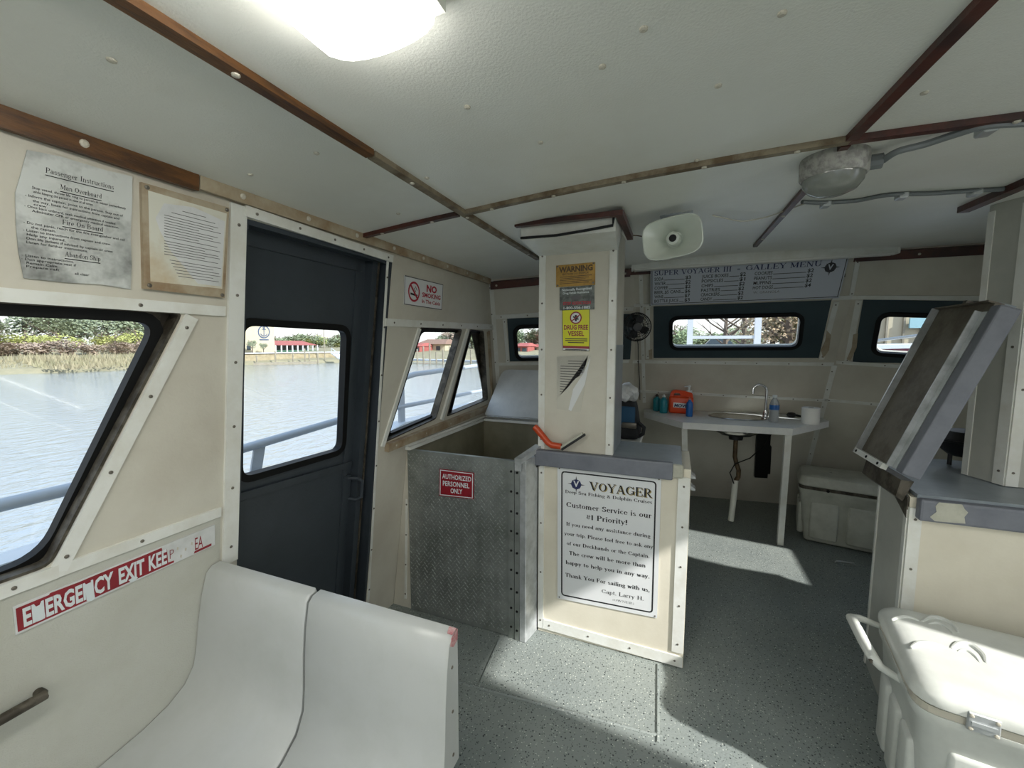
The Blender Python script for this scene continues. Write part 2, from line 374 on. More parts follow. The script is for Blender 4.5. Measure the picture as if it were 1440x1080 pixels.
GL.update({
 'D': (.94, [(.2, .03, .2, .97, K), (.08, .97, .42, .97, S_), (.08, .03, .42, .03, S_), ('a', .42, .5, .38, .47, -90, 90, 0)]),
 'F': (.76, [(.2, .03, .2, .97, K), _s(.2), (.08, .97, .68, .97, S_), (.68, .97, .68, .75, T_), (.2, .5, .52, .5, S_), (.52, .6, .52, .4, T_)]),
 'C': (.88, [('a', .46, .5, .34, .44, 40, 320, 0), (.76, .97, .76, .68, T_), (.76, .03, .76, .25, S_)]),
 'T': (.84, [(.42, .03, .42, .97, K), _s(.42), (.08, .97, .76, .97, S_), (.09, .97, .09, .74, T_), (.75, .97, .75, .74, T_)]),
 'H': (.96, [(.2, .03, .2, .97, K), (.76, .03, .76, .97, K), (.2, .5, .76, .5, S_), _s(.2), _s(.76), _s(.2, .97), _s(.76, .97)]),
 'B': (.84, [(.2, .03, .2, .97, K), (.08, .97, .42, .97, S_), (.08, .03, .42, .03, S_), (.2, .52, .42, .52, S_), ('a', .4, .74, .24, .23, -90, 90, 0), ('a', .42, .28, .30, .25, -90, 90, 0)]),
 'X': (.9, [(.14, .97, .72, .03, K), (.14, .03, .72, .97, T_), _s(.14), _s(.74), _s(.14, .97), _s(.74, .97)]),
 'K': (.92, [(.2, .03, .2, .97, K), _s(.2), _s(.2, .97), (.24, .42, .7, .97, T_), (.36, .55, .76, .03, K), _s(.78), _s(.7, .97, .1)]),
 'a': (.62, [('a', .28, .22, .18, .19, 0, 360, 1), (.46, .03, .46, .48, k_), ('a', .30, .48, .17, .17, 0, 160, 1), (.44, .03, .60, .03, S_)]),
 'b': (.66, [(.16, .03, .16, .97, k_), ('a', .36, .33, .2, .29, 0, 360, 1), (.04, .97, .18, .97, S_)]),
 'c': (.56, [('a', .33, .33, .22, .30, 50, 315, 1)]), 'd': (.68, [('a', .30, .33, .2, .29, 0, 360, 1), (.50, .03, .50, .97, k_), (.38, .97, .52, .97, S_), (.48, .03, .64, .03, S_)]),
 'e': (.6, [('a', .33, .33, .22, .30, 5, 315, 1), (.12, .38, .54, .38, S_)]),
 'f': (.42, [(.2, .03, .2, .8, k_), ('a', .34, .80, .13, .14, 50, 180, 1), (.06, .64, .38, .64, S_), _s(.2)]),
 'g': (.62, [('a', .30, .42, .19, .22, 0, 360, 1), ('a', .31, -.08, .23, .15, 0, 360, 1), (.16, .24, .16, .04, T_), (.42, .6, .6, .62, S_)]),
 'h': (.7, [(.17, .03, .17, .97, k_), ('a', .36, .42, .18, .22, 0, 180, 1), (.54, .03, .54, .44, k_), _s(.17), _s(.54), (.05, .97, .18, .97, S_)]),
 'i': (.34, [(.17, .03, .17, .64, k_), (.17, .80, .17, .94, K), _s(.17), (.05, .64, .17, .64, S_)]),
 'k': (.68, [(.17, .03, .17, .97, k_), (.2, .28, .50, .64, T_), (.28, .38, .56, .03, k_), _s(.17), _s(.56, .03, .1), (.05, .97, .18, .97, S_)]),
 'l': (.34, [(.17, .03, .17, .97, k_), _s(.17), (.05, .97, .17, .97, S_)]),
 'm': (1.04, [(.16, .03, .16, .64, k_), ('a', .33, .42, .17, .22, 0, 180, 1), (.50, .03, .50, .44, k_), ('a', .67, .42, .17, .22, 0, 180, 1), (.84, .03, .84, .44, k_), _s(.16), _s(.5), _s(.84), (.04, .64, .16, .64, S_)]),
 'n': (.7, [(.17, .03, .17, .64, k_), ('a', .36, .42, .18, .22, 0, 180, 1), (.54, .03, .54, .44, k_), _s(.17), _s(.54), (.05, .64, .17, .64, S_)]),
 'o': (.64, [('a', .32, .33, .22, .30, 0, 360, 1)]),
 'p': (.68, [(.17, -.25, .17, .64, k_), ('a', .38, .33, .2, .29, 0, 360, 1), _s(.17, -.25), (.05, .64, .17, .64, S_)]),
 'r': (.5, [(.17, .03, .17, .64, k_), ('a', .34, .46, .15, .18, 50, 180, 1), _s(.17), (.05, .64, .17, .64, S_), (.40, .62, .46, .50, T_)]),
 's': (.52, [('a', .25, .47, .14, .15, 20, 270, 1), ('a', .25, .19, .16, .16, -160, 90, 1)]),
 't': (.42, [(.18, .12, .18, .85, k_), ('a', .30, .16, .12, .13, 180, 300, 1), (.04, .64, .38, .64, S_)]),
 'u': (.7, [(.17, .24, .17, .64, k_), ('a', .34, .24, .17, .21, 180, 360, 1), (.53, .03, .53, .64, k_), (.05, .64, .17, .64, S_), (.41, .64, .53, .64, S_), (.5, .03, .66, .03, S_)]),
 'v': (.6, [(.1, .64, .30, .03, k_), (.30, .03, .50, .64, T_), _s(.1, .64, .1), _s(.5, .64, .08)]),
 'w': (.86, [(.1, .64, .27, .03, k_), (.27, .03, .42, .6, T_), (.42, .64, .59, .03, k_), (.59, .03, .75, .64, T_), _s(.1, .64, .09), _s(.75, .64, .08)]),
 'x': (.6, [(.1, .64, .50, .03, k_), (.1, .03, .50, .64, T_)]),
 'y': (.6, [(.1, .64, .30, .03, k_), (.18, -.24, .50, .64, T_), _s(.1, .64, .1), _s(.5, .64, .08), (.06, -.22, .18, -.22, .08)]),
 '.': (.28, [(.14, .02, .14, .15, K)]), ',': (.28, [(.10, -.12, .16, .14, k_)]), '!': (.36, [(.18, .3, .18, .97, K), (.18, .02, .18, .15, K)]),
 '#': (.72, [(.24, .05, .32, .9, T_), (.46, .05, .54, .9, T_), (.08, .33, .64, .33, T_), (.12, .62, .68, .62, T_)]), '1': (.5, [(.26, .03, .26, .95, K), _s(.26), (.12, .84, .26, .95, T_)]),
 '&': (.9, [('a', .38, .24, .26, .22, 0, 360, 1), ('a', .38, .70, .17, .22, 0, 360, 1), (.3, .6, .76, .03, k_)]), '(': (.36, [('a', .34, .4, .2, .55, 120, 240, 1)]), ')': (.36, [('a', .02, .4, .2, .55, -60, 60, 1)]),
 '-': (.5, [(.08, .38, .42, .38, .09)]), '$': (.64, [('a', .3, .68, .18, .2, 20, 270, 0), ('a', .3, .29, .2, .2, -160, 90, 0), (.3, -.05, .3, 1.05, T_)]), '/': (.4, [(.06, -.05, .34, 1, T_)]),
})
def serif_verts(s, wg=1.0):
    vs, fs, x = [], [], 0
    for ch in s:
        wd, st = GL[ch]
        for q in st:
            if q[0] == 'a':
                _, cx, cy, rx, ry, d0, d1, _ = q; n = max(6, int(abs(d1-d0)/18)); ring = []
                for i in range(n+1):
                    a = math.radians(d0+(d1-d0)*i/n); th = (T_+(K-T_)*abs(math.cos(a))**1.3)/2*(.84 if q[7] else 1)*wg
                    ring.append(((cx+(rx-th*.2+th)*math.cos(a), cy+(ry+th*.4)*math.sin(a)), (cx+(rx-th*1.2)*math.cos(a), cy+(ry-th)*math.sin(a))))
                for (o1, i1), (o2, i2) in zip(ring, ring[1:]):
                    k = len(vs); vs += [V((x+p[0], p[1], 0)) for p in (o1, o2, i2, i1)]; fs.append((k, k+1, k+2, k+3))
            else:
                x0, y0, x1, y1, wq = q; wq *= wg; d = V((x1-x0, y1-y0)); horiz = abs(d.y) < 1e-6
                nn = V((0, wq/2)) if horiz else V((wq/2, 0))
                k = len(vs); vs += [V((x+x0-nn.x, y0-nn.y, 0)), V((x+x0+nn.x, y0+nn.y, 0)), V((x+x1+nn.x, y1+nn.y, 0)), V((x+x1-nn.x, y1-nn.y, 0))]; fs.append((k, k+1, k+2, k+3))
        x += wd
    return vs, fs
class Sign:
    """quad sign face: u to the right, v downwards, both 0..1 from the top left corner"""
    def __init__(s, TL, TR, BR, BL):
        s.c = [V(p) for p in (TL, TR, BR, BL)]; s.n = (s.c[1]-s.c[0]).cross(s.c[3]-s.c[0]).normalized()
        if s.n.dot(EYE-s.c[0]) < 0: s.n = -s.n
        s.w = (s.c[1]-s.c[0]).length; s.h = (s.c[3]-s.c[0]).length; s.L = {}
    def P(s, u, v, off=0):
        a, b, c, d = s.c; return (a*(1-u)*(1-v)+b*u*(1-v)+c*u*v+d*(1-u)*v) + s.n*off
    def bm(s, m):
        if m not in s.L: s.L[m] = MB()
        return s.L[m]
    def poly(s, m, uv, off=.0012):
        s.bm(m).face([s.P(u, v, off) for u, v in uv])
    def line(s, m, u0, v0, u1, v1, th, off=.0012):
        """th: thickness as a share of the sign's height"""
        a = s.h/s.w; d = V(((u1-u0)/a, v1-v0)); d.normalize(); nn = V((-d.y*a, d.x))*th/2
        s.poly(m, [(u0-nn.x, v0-nn.y), (u1-nn.x, v1-nn.y), (u1+nn.x, v1+nn.y), (u0+nn.x, v0+nn.y)], off)
    def text(s, m, str_, u0, u1, v, h, bold=0.0, serif=False, off=.0014, du=0, dv=0, shear=0, wg=1.0):
        """text fitted from u0 to u1 with baseline v and cap height h"""
        vs, fs = serif_verts(str_, wg) if serif else text_verts(str_, bold, shear)
        if not vs: return
        x0 = min(p.x for p in vs); x1 = max(p.x for p in vs); cap = 1.0 if serif else .69
        b = s.bm(m); q = [b.bm.verts.new(s.P(u0+(p.x-x0)/(x1-x0)*(u1-u0)+du, v-p.y/cap*h+dv, off)) for p in vs]
        for f in fs:
            try: b.bm.faces.new([q[i] for i in f])
            except ValueError: pass
    def disc(s, m, u, v, r, ri=0, off=.0012, n=24):
        a = s.h/s.w
        for k in range(n):
            t0, t1 = 2*PI*k/n, 2*PI*(k+1)/n
            pts = [(u+r*a*math.cos(t0), v+r*math.sin(t0)), (u+r*a*math.cos(t1), v+r*math.sin(t1))]
            if ri: pts += [(u+ri*a*math.cos(t1), v+ri*math.sin(t1)), (u+ri*a*math.cos(t0), v+ri*math.sin(t0))]
            else: pts += [(u, v)]
            s.poly(m, pts, off)
    def star(s, m, u, v, r, off=.0012):
        a = s.h/s.w
        for k in range(8):
            t = PI*k/4; rr = r*(1 if k % 2 == 0 else .66); w_ = .16
            s.poly(m, [(u+rr*a*math.cos(t), v+rr*math.sin(t)), (u+r*.5*a*math.cos(t+w_), v+r*.5*math.sin(t+w_)), (u, v), (u+r*.5*a*math.cos(t-w_), v+r*.5*math.sin(t-w_))], off)
    def backing(s, name, m, parent, th=.003, r=0):
        loop = [(0, 0), (1, 0), (1, 1), (0, 1)]
        if r:
            a = s.h/s.w; loop = [(x*a, y) for x, y in rpoly([(0, 0), (1/a, 0), (1/a, 1), (0, 1)], r, 4)]
        b = MB(); b.prism([s.P(u, v, -th+.0008) for u, v in loop], s.n*th)
        return b.build(name, m, parent)
    def done(s, parent, names={}):
        for m, b in s.L.items(): b.build(names.get(m, 'lettering'), m, parent)

# ================================================================ SETTING
def cz(x, y):
    b = 1.91-.034*(x-.47)**2
    if y > 1.3: b += .034*(y-1.3)*min(1, max(0, (x+1.15)/1.3))
    return b
def CP(px, py, dz=0):
    z = 1.88
    for _ in range(8):
        q = U(px, py, 2, z); z = cz(q.x, q.y)+dz
    return U(px, py, 2, z)
PW = Plane((-1.3831, 0, 0), (0, 1, 0), (.13, 0, 1))
def yc(x, z): return 4.09+.117*(x-.16)-.5214*z
Lc = lambda z: V((-1.27+.13*(z-.87), 3.33-.457*z, z))
Fc = lambda z: V((-.30, yc(-.30, z), z))
Gc = lambda z: V((1.035, yc(1.035, z), z))
Rc = lambda z: V((1.85-.13*(z-.87), 3.74-.457*z, z))
FCp = Plane((0, yc(0, 0), 0), (1, .117, 0), (0, -.5214, 1))
FLp = Plane(Lc(0), Fc(1.27)-Lc(1.27), Lc(1)-Lc(0))
FRp = Plane(Gc(0), Rc(1.27)-Gc(1.27), Gc(1)-Gc(0))
SW = Plane((1.9631, 0, 0), (0, -1, 0), (-.13, 0, 1))      # starboard, n = -x
YB = -3.2                                                  # aft end of the cabin

# floor and ceiling
b = MB(); b.box((-1.5, YB, -.08), (2.35, 4.35, 0)); struct(b.build('floor', 'floor'))
b = MB(); nx, ny = 28, 34
gx = [-1.26+3.03*i/nx for i in range(nx+1)]; gy = [YB-.1+(3.28-YB+.1)*j/ny for j in range(ny+1)]
for dz in (0, .05):
    g = [[b.bm.verts.new((x, y, cz(x, y)+dz)) for y in gy] for x in gx]
    for i in range(nx):
        for j in range(ny): b.bm.faces.new([g[i][j], g[i+1][j], g[i+1][j+1], g[i][j+1]])
struct(b.build('ceiling', 'ceil', smooth=True))

# ---- port side wall with window and door openings
def pxs(pl, pts, off=0): return [pl.px(x, y, off) for x, y in pts]
w1 = pxs(PW, [(257, 439), (71, 795)])
ytop, ybot = w1[0][1], w1[1][1]
W1 = [(-.62, ytop), (w1[0][0], ytop), (w1[1][0], ybot), (-.86, ybot)]
W0 = [(-1.95, ytop), (-.80, ytop), (-1.04, ybot), (-2.2, ybot)]
DOOR = [(.858, .02), (1.515, .02), (1.515, 1.775), (.858, 1.775)]
W2 = pxs(PW, [(592, 459), (650, 463), (613, 589), (541, 622)])
W3 = pxs(PW, [(661, 463), (680, 465), (686, 562), (628, 586)])
out = [(YB, 0), (3.33, 0), (3.33-.457*1.86, 1.875), (YB, 1.875)]
TH = .04
struct(MB().plate(PW, [out, rpoly(W0, .02, 2), rpoly(W1, .02, 2), DOOR, rpoly(W2, .01, 2), rpoly(W3, .01, 2)], -TH, 0).build('wall_left', 'beige'))
# lower wall paint below the rail is its own lining sheet
rail_a, rail_b = PW.px(0, 832), PW.px(308, 722)
struct(MB().plate(PW, [[(YB, .02), (.80, .02), (.80, rail_b[1]), (YB, rail_b[1])]], .0005, .004).build('trim_90', 'lowwall'))

def port_window(n, hole, glass_px, r, recess=-.035, gk=.024):
    """recessed aluminium surround, rubber gasket and pane"""
    gp = rpoly(glass_px, r, 6)
    root = MB().plate(PW, [inset(rpoly(hole, .01, 2), -.012), gp], recess-.006, recess).build('window_%d' % n, 'darkalu'); struct(root)
    MB().plate(PW, [inset(gp, -gk), inset(gp, .006)], recess-.012, recess+.012).build('gasket', 'rubber', root)
    MB().plate(PW, [inset(gp, -.004)], recess-.010, recess-.006).build('pane', 'glass', root)
    hh = rpoly(hole, .02, 3); MB().plate(PW, [inset(hh, -.0005), inset(hh, .006)], recess-.004, .002).build('reveal', 'darkalu', root)
    return root
g1 = pxs(PW, [(222, 450), (58, 785)], -.035)
G1 = [(-.56, g1[0][1]), (g1[0][0], g1[0][1]), (g1[1][0], g1[1][1]), (-.80, g1[1][1])]
port_window(1, W1, G1, .06, gk=.022)
port_window(4, W0, [(-1.88, g1[0][1]), (-.88, g1[0][1]), (-1.10, g1[1][1]), (-2.12, g1[1][1])], .06)
port_window(2, W2, pxs(PW, [(590, 465), (646, 466), (611, 583), (543, 612)], -.035), .035, gk=.016)
port_window(3, W3, pxs(PW, [(661, 466), (678, 468), (683, 562), (631, 583)], -.035), .02, gk=.008)

# ---- side door: recessed dark leaf with a large pane
dr = MB(); lo = -.085
gl = pxs(PW, [(338, 454), (487, 463), (480, 633), (336, 674)], lo)
GD = rpoly(gl, .045, 6)
leaf = [(.80, .02), (1.445, .02), (1.445, 1.80), (.80, 1.80)]
door = struct(dr.plate(PW, [leaf, GD], lo-.03, lo).build('door_1', 'navy'))
MB().plate(PW, [inset(GD, -.018), inset(GD, .007)], lo-.02, lo+.010).build('gasket', 'rubber', door)
MB().plate(PW, [inset(GD, -.005)], lo-.018, lo-.013).build('pane', 'glass', door)
a_, b_ = PW.px(335, 698, lo), PW.px(492, 652, lo)
MB().strip(PW, a_, b_, .028, lo-.002, lo+.012).build('cross_rail', 'navy', door)
MB().plate(PW, [[(.86, a_[1]-.02), (1.40, a_[1]-.02), (1.40, .06), (.86, .06)]], lo-.002, lo+.004).build('lower_panel', 'navy', door)
MB().plate(PW, [[(.86, 1.795), (1.43, 1.795), (1.43, 1.71), (.86, 1.71)]], lo-.002, lo+.008).build('head_panel', 'navy', door)
MB().strip(PW, (1.40, .02), (1.40, 1.78), .022, lo, lo+.008).build('edge_stile', 'navy', door)
h0 = PW.px(482, 690, lo)
hb = MB().plate(PW, [rpoly([(h0[0]-.012, h0[1]-.06), (h0[0]+.035, h0[1]-.06), (h0[0]+.035, h0[1]+.07), (h0[0]-.012, h0[1]+.07)], .008, 3)], lo, lo+.012).build('latch_plate', 'navy', door)
q = lambda y, s_, o_: PW.P(h0[0]+y, h0[1]+s_, lo+o_)
MB().tube([q(.02, .055, .01), q(.035, .06, .05), q(.05, .045, .062), q(.052, -.03, .062), q(.04, -.045, .045), q(.03, -.045, .01)], .008, 8).build('handle', 'navy', hb, smooth=True)
# jamb and reveal
b = MB()
b.plate(PW, [[(1.445, .02), (1.475, .02), (1.475, 1.775), (1.445, 1.775)]], -.14, -.045)
b.plate(PW, [[(1.500, .02), (1.5149, .02), (1.5149, 1.775), (1.500, 1.775)]], -.14, -.002)
b.plate(PW, [[(1.475, .02), (1.500, .02), (1.500, 1.775), (1.475, 1.775)]], -.14, -.10)
b.plate(PW, [[(.8585, 1.76), (1.5149, 1.76), (1.5149, 1.7745), (.8585, 1.7745)]], -.14, -.004)
b.plate(PW, [[(.8585, .02), (.866, .02), (.866, 1.76), (.8585, 1.76)]], -.14, -.002)
b.build('door_frame', 'navy', door)
b = MB(); b.strip(PW, (1.478, .02), (1.478, 1.76), .006, -.045, -.038); b.build('frame_lip', 'darkalu', door)

# ---- port wall trims
def tpx(pl, p0, p1, wd, **k): return trim(pl, pl.px(*p0), pl.px(*p1), wd, **k)
zt = PW.px(160, 426)[1]
trim(PW, (YB, zt), (.80, zt), .027, n=12, o1=.007)
tpx(PW, (334, 288), (322, 790), .046, n=6, o1=.008)                       # beside the door
t_ = TRIMN[0]
trim(PW, (.828, .55), (.828, .02), .046, o1=.008)
tpx(PW, (342, 296), (550, 364), .030, n=5, o1=.012)                       # door head
s0, s1 = PW.px(268, 445), PW.px(80, 802)
trim(PW, s0, s1, .030, n=4, o1=.008)
trim(PW, s1, (-.90, s1[1]-.005), .03, n=4, o1=.0085)
trim(PW, (YB, rail_a[1]+.006), (.80, rail_b[1]+.006), .028, n=11, o1=.0078)
tpx(PW, (541, 453), (694, 460), .034, n=6, o1=.007)
tpx(PW, (589, 462), (537, 628), .022, n=0, m='white', o1=.008)
b_ = pxs(PW, [(541, 629), (686, 572)])
trim(PW, b_[0], b_[1], .040, n=5, m='dirtytrim', o1=.024, scm='screwl')
tpx(PW, (686, 466), (692, 560), .030, m='dirtytrim', o1=.010)
o = MB().strip(PW, PW.px(657, 463), PW.px(620, 590), .026, -.035, .012).build('trim_91', 'white'); struct(o)
tpx(PW, (545, 362), (517, 850), .012, n=8, m='white', o1=.004)
# ceiling edge batten: varnished aft part, faded forward part
zb = 1.806
zA, zB = PW.px(107, 216)[1], PW.px(107, 190)[1]
def cbat(y0, y1, m, n, z0=zA, z1=zB+.004, th=.022):
    o = MB().plate(PW, [[(y0, z0), (y1, z0), (y1, z1), (y0, z1)]], .0, th).build('batten', m); TRIMN[0] += 1; o.name = 'trim_%d' % TRIMN[0]; ORG[o.name] = V(o.location); struct(o)
    for i in range(n): screw(o, PW.P(y0+(y1-y0)*((i+.5)/n if n > 1 else .5), (z0+z1)/2, th), PW.n, 'screwl', .008)
    return o
yj = PW.px(272, 252)[0]
cbat(YB, yj, 'wood', 9)
cbat(yj+.003, 2.48, 'dirtytrim', 8, z0=zA+.006)

# ---- forward facets
def facet(pl, nm, poly, holes): return struct(MB().plate(pl, [poly]+holes, -.04, 0).build(nm, 'beige'))
def front_window(n, pl, panel, gpx, r=.05):
    gp = rpoly(pxs(pl, gpx), r, 6)
    pan = pxs(pl, panel)
    root = struct(MB().plate(pl, [pan, gp], -.004, .004).build('window_%d' % n, 'winpanel'))
    MB().plate(pl, [inset(gp, -.022), inset(gp, .004)], -.01, .016).build('gasket', 'rubber', root)
    MB().plate(pl, [inset(gp, -.004)], -.012, -.008).build('pane', 'glass', root)
    return gp
gl_ = front_window(5, FLp, [(713, 448), (890, 441), (886, 505), (717, 508)], [(725, 461), (868, 455), (868, 500), (728, 503)])
gc_ = front_window(6, FCp, [(919, 431), (1169, 422), (1151, 503), (919, 503)], [(945, 448), (1126, 443), (1121, 487), (945, 488)])
gr_ = front_window(7, FRp, [(1214, 421), (1400, 424), (1400, 512), (1199, 509)], [(1240, 443), (1372, 447), (1372, 503), (1230, 495)])
facet(FLp, 'wall_front', [FLp.two(Lc(-.05)), FLp.two(Fc(-.05)+V((.16, .12, 0))), FLp.two(Fc(1.27)+V((.03,.02,0))), FLp.two(Fc(1.99)), FLp.two(Lc(1.99))], [gl_])
facet(FCp, 'wall_front_centre', [FCp.two(Fc(-.05)-V((.1, 0, 0))), FCp.two(Gc(-.05)+V((.08, 0, 0))), FCp.two(Gc(1.99)), FCp.two(Fc(1.99))], [gc_])
facet(FRp, 'wall_front_right', [FRp.two(Gc(-.05)-V((.08, -.03, 0))), FRp.two(Rc(-.05)+V((.08, -.03, 0))), FRp.two(Rc(1.99)), FRp.two(Gc(1.99))], [gr_])
# trims of the left facet
tpx(FLp, (694, 446), (890, 434), .030, n=6)
tpx(FLp, (709, 449), (714, 509), .022, n=2)
tpx(FLp, (697, 512), (884, 508), .022, n=0)
trim(FLp, FLp.two(Lc(.9)), FLp.two(Lc(1.82)), .05, n=6, m='white')
# centre facet
tpx(FCp, (884, 508), (1172, 512), .028, n=7)
tpx(FCp, (901, 383), (906, 566), .026, n=6)
tpx(FCp, (911, 431), (911, 504), .030, n=2)
tpx(FCp, (1176, 424), (1155, 505), .030, n=2)
tpx(FCp, (884, 549), (1165, 563), .022, n=9)
tpx(FCp, (1206, 366), (1197, 415), .024, n=2)
tpx(FCp, (1170, 419), (1198, 418), .026, n=0)
tpx(FCp, (880, 430), (916, 429), .022, n=2)
# fold post between centre and right facet, right facet
tpx(FRp, (1196, 418), (1400, 419), .026, n=0)
tpx(FRp, (1208, 422), (1191, 510), .032, n=2)
tpx(FRp, (1176, 509), (1400, 524), .024, n=4)
trim(FRp, FRp.two(Gc(.35)), FRp.two(Gc(1.26)), .040, n=7)
tpx(FRp, (1160, 562), (1300, 574), .022, n=3)
# dark red batten along the top of the forward wall
def topbat(pl, p0, p1, m='wood2', wd=.05, th=.02, n=3):
    o = MB().strip(pl, pl.px(*p0), pl.px(*p1), wd, 0, th).build('b', m); TRIMN[0] += 1; o.name = 'trim_%d' % TRIMN[0]; ORG[o.name] = V(o.location); struct(o)
    screws_line(o, pl, pl.px(*p0), pl.px(*p1), n, th, 'screwl', ends=.04, r=.007)
topbat(FLp, (689, 401), (885, 383))
topbat(FCp, (882, 381), (1190, 362))
topbat(FRp, (1190, 362), (1420, 348))
# worn patches where the paint has peeled beside the windows
def patch(pl, pts, m, nm='trim'): 
    TRIMN[0] += 1; o = MB().plate(pl, [pxs(pl, pts)], .006, .009).build('trim_%d' % TRIMN[0], m); struct(o)
patch(FCp, [(1162, 464), (1168, 470), (1165, 492), (1157, 503), (1154, 492), (1160, 478)], 'dirtytrim')
patch(FRp, [(1200, 470), (1207, 468), (1205, 488), (1196, 507), (1191, 504), (1198, 488)], 'dirtytrim')
patch(FCp, [(912, 492), (917, 490), (917, 504), (913, 504)], 'dirtytrim')

# ---- starboard wall: unseen side door and windows, openings shaped for sun patches and daylight
SD = [(-1.27, .02), (-1.2, .02), (-.61, 1.875), (-1.27, 1.875)]
S1 = [(-2.86, .82), (-2.40, .82), (-2.26, 1.36), (-2.70, 1.36)]
S2 = [(-.20, .8), (.75, .8), (.62, 1.68), (-.05, 1.68)]
S3 = [(1.0, .8), (3.0, .8), (2.9, 1.68), (1.2, 1.68)]
o_ = [(-3.74, 0), (-YB, 0), (-YB, 1.93), (-3.74+.457*1.9, 1.93)]
struct(MB().plate(SW, [o_, SD, S1, S2, S3], -TH, 0).build('wall_right', 'beige'))
# ---- aft bulkhead with wide openings to the fishing deck
b = MB()
b.box((-1.4, YB-.05, 0), (-1.0, YB, 1.92)); b.box((1.75, YB-.05, 0), (2.2, YB, 1.92))
b.box((-1.0, YB-.05, 1.80), (1.75, YB, 1.95)); b.box((-1.0, YB-.05, 0), (-.4, YB, .8)); b.box((1.2, YB-.05, 0), (1.75, YB, .8))
struct(b.build('wall_back', 'beige'))

# ---- ceiling battens
def cline(p0, p1, m, wd=.030, th=.014, n=3, ext=0, scm='screwl'):
    a, c = CP(*p0), CP(*p1)
    if ext: c = c+(c-a).normalized()*ext
    d = (c-a); d.z = 0; d.normalize(); s_ = V((-d.y, d.x, 0))*wd/2; N = 16; b = MB(); P_ = []
    for i in range(N+1):
        q = a.lerp(c, i/N); P_.append(q)
    up = [[V((q.x+e.x, q.y+e.y, cz(q.x+e.x, q.y+e.y)+dz)) for e, dz in ((s_, .004), (s_, -th), (-s_, -th), (-s_, .004))] for q in P_]
    rings = [[b.bm.verts.new(p) for p in r] for r in up]
    for r0, r1 in zip(rings, rings[1:]):
        for k in range(4): b.bm.faces.new([r0[k], r0[(k+1) % 4], r1[(k+1) % 4], r1[k]])
    b.bm.faces.new(rings[0]); b.bm.faces.new(rings[-1][::-1])
    TRIMN[0] += 1; o = b.build('trim_%d' % TRIMN[0], m); struct(o)
    for i in range(n):
        q = a.lerp(c, (i+.5)/n); screw(o, (q.x, q.y, cz(q.x, q.y)-th), (0, 0, -1), scm, .007)
    return o
a0 = CP(185, 0); 
cline((520, 212), (185, 0), 'wood', n=5, ext=2.8, wd=.025)      # aft long batten
cline((522, 213), (757, 362), 'oldwood', n=4, wd=.023)
cline((505, 331), (645, 298), 'wood2', n=2, wd=.021)
cline((652, 297), (1195, 193), 'oldwood', n=5, wd=.023)
cline((1197, 193), (1440, 160), 'wood2', n=2, ext=.9, wd=.024)
cline((1192, 196), (1380, 0), 'wood2', n=3, ext=2.4, wd=.024)
cline((1190, 198), (1062, 344), 'wood2', n=3, wd=.021)

# floor joint beads (welded hatch seams)
def seam(p0, p1, ext=0):
    a, c = U(*p0, 2, 0), U(*p1, 2, 0)
    if ext: a = a-(c-a).normalized()*ext
    TRIMN[0] += 1; o = MB().tube([a, a.lerp(c, .5), c], .007, 6).build('trim_%d' % TRIMN[0], 'floor'); struct(o)
seam((638, 958), (931, 1036), .5); seam((925, 935), (925, 1045)); seam((702, 900), (673, 966))

ceil_ = bpy.data.objects['ceiling']
for px, py in ((847, 93), (1100, 18), (445, 215), (352, 245), (657, 150), (600, 250), (157, 84), (905, 40), (760, 200), (1010, 120), (1330, 60), (1300, 130), (560, 300), (980, 225)):
    q = CP(px, py); screw(ceil_, (q.x, q.y, cz(q.x, q.y)), (0, 0, -1), 'screwl', .007)

# ================================================================ FURNITURE AND FITTINGS
PANY = 1.83
PP = Plane((0, PANY, 0), (1, 0, 0), (0, 0, 1))      # aft faces of the consoles, n = -y
# ---- port console (half wall) with the customer service sign
t = thing('half_wall', 'cream half wall console under the pillar carrying the large white sign', 'half wall', (-.255, 1.98, 0))
MB().box((-.585, PANY, .002), (.075, 2.15, .885)).build('body', 'cream', t)
def ptrim(parent, pl, a, b_, wd, n, m='white', o1=.006, scm='screw'):
    o = MB().strip(pl, a, b_, wd, 0, o1).build('edge_trim', m, parent); screws_line(o, pl, a, b_, n, o1, scm); return o
ptrim(t, PP, (-.572, .02), (-.572, .84), .026, 4)
ptrim(t, PP, (.050, .07), (.050, .85), .046, 5)
ptrim(t, PP, (-.558, .045), (.072, .030), .048, 4, o1=.007)
MB().box((-.6, 1.80, .838), (.005, PANY+.001, .912)).bevel(.006).build('counter_edge', 'gray', t)
o = MB().box((-.30, 1.815, .886), (.040, 2.16, .908)).bevel(.006).build('countertop', 'bluegray', t)
MB().box((.0, 1.806, .848), (.046, 1.86, .905)).bevel(.008).build('corner_cap', 'grayl', t)
for k in (0, 1):
    z0 = .885-.05*k
    MB().prism([(.046, 1.85, z0), (.095, 1.84, z0-.035), (.095, 1.84, z0-.042), (.046, 1.85, z0-.042)], (0, .05, 0)).build('gate_catch', 'cloudy', t, label='clear plastic gate catch')
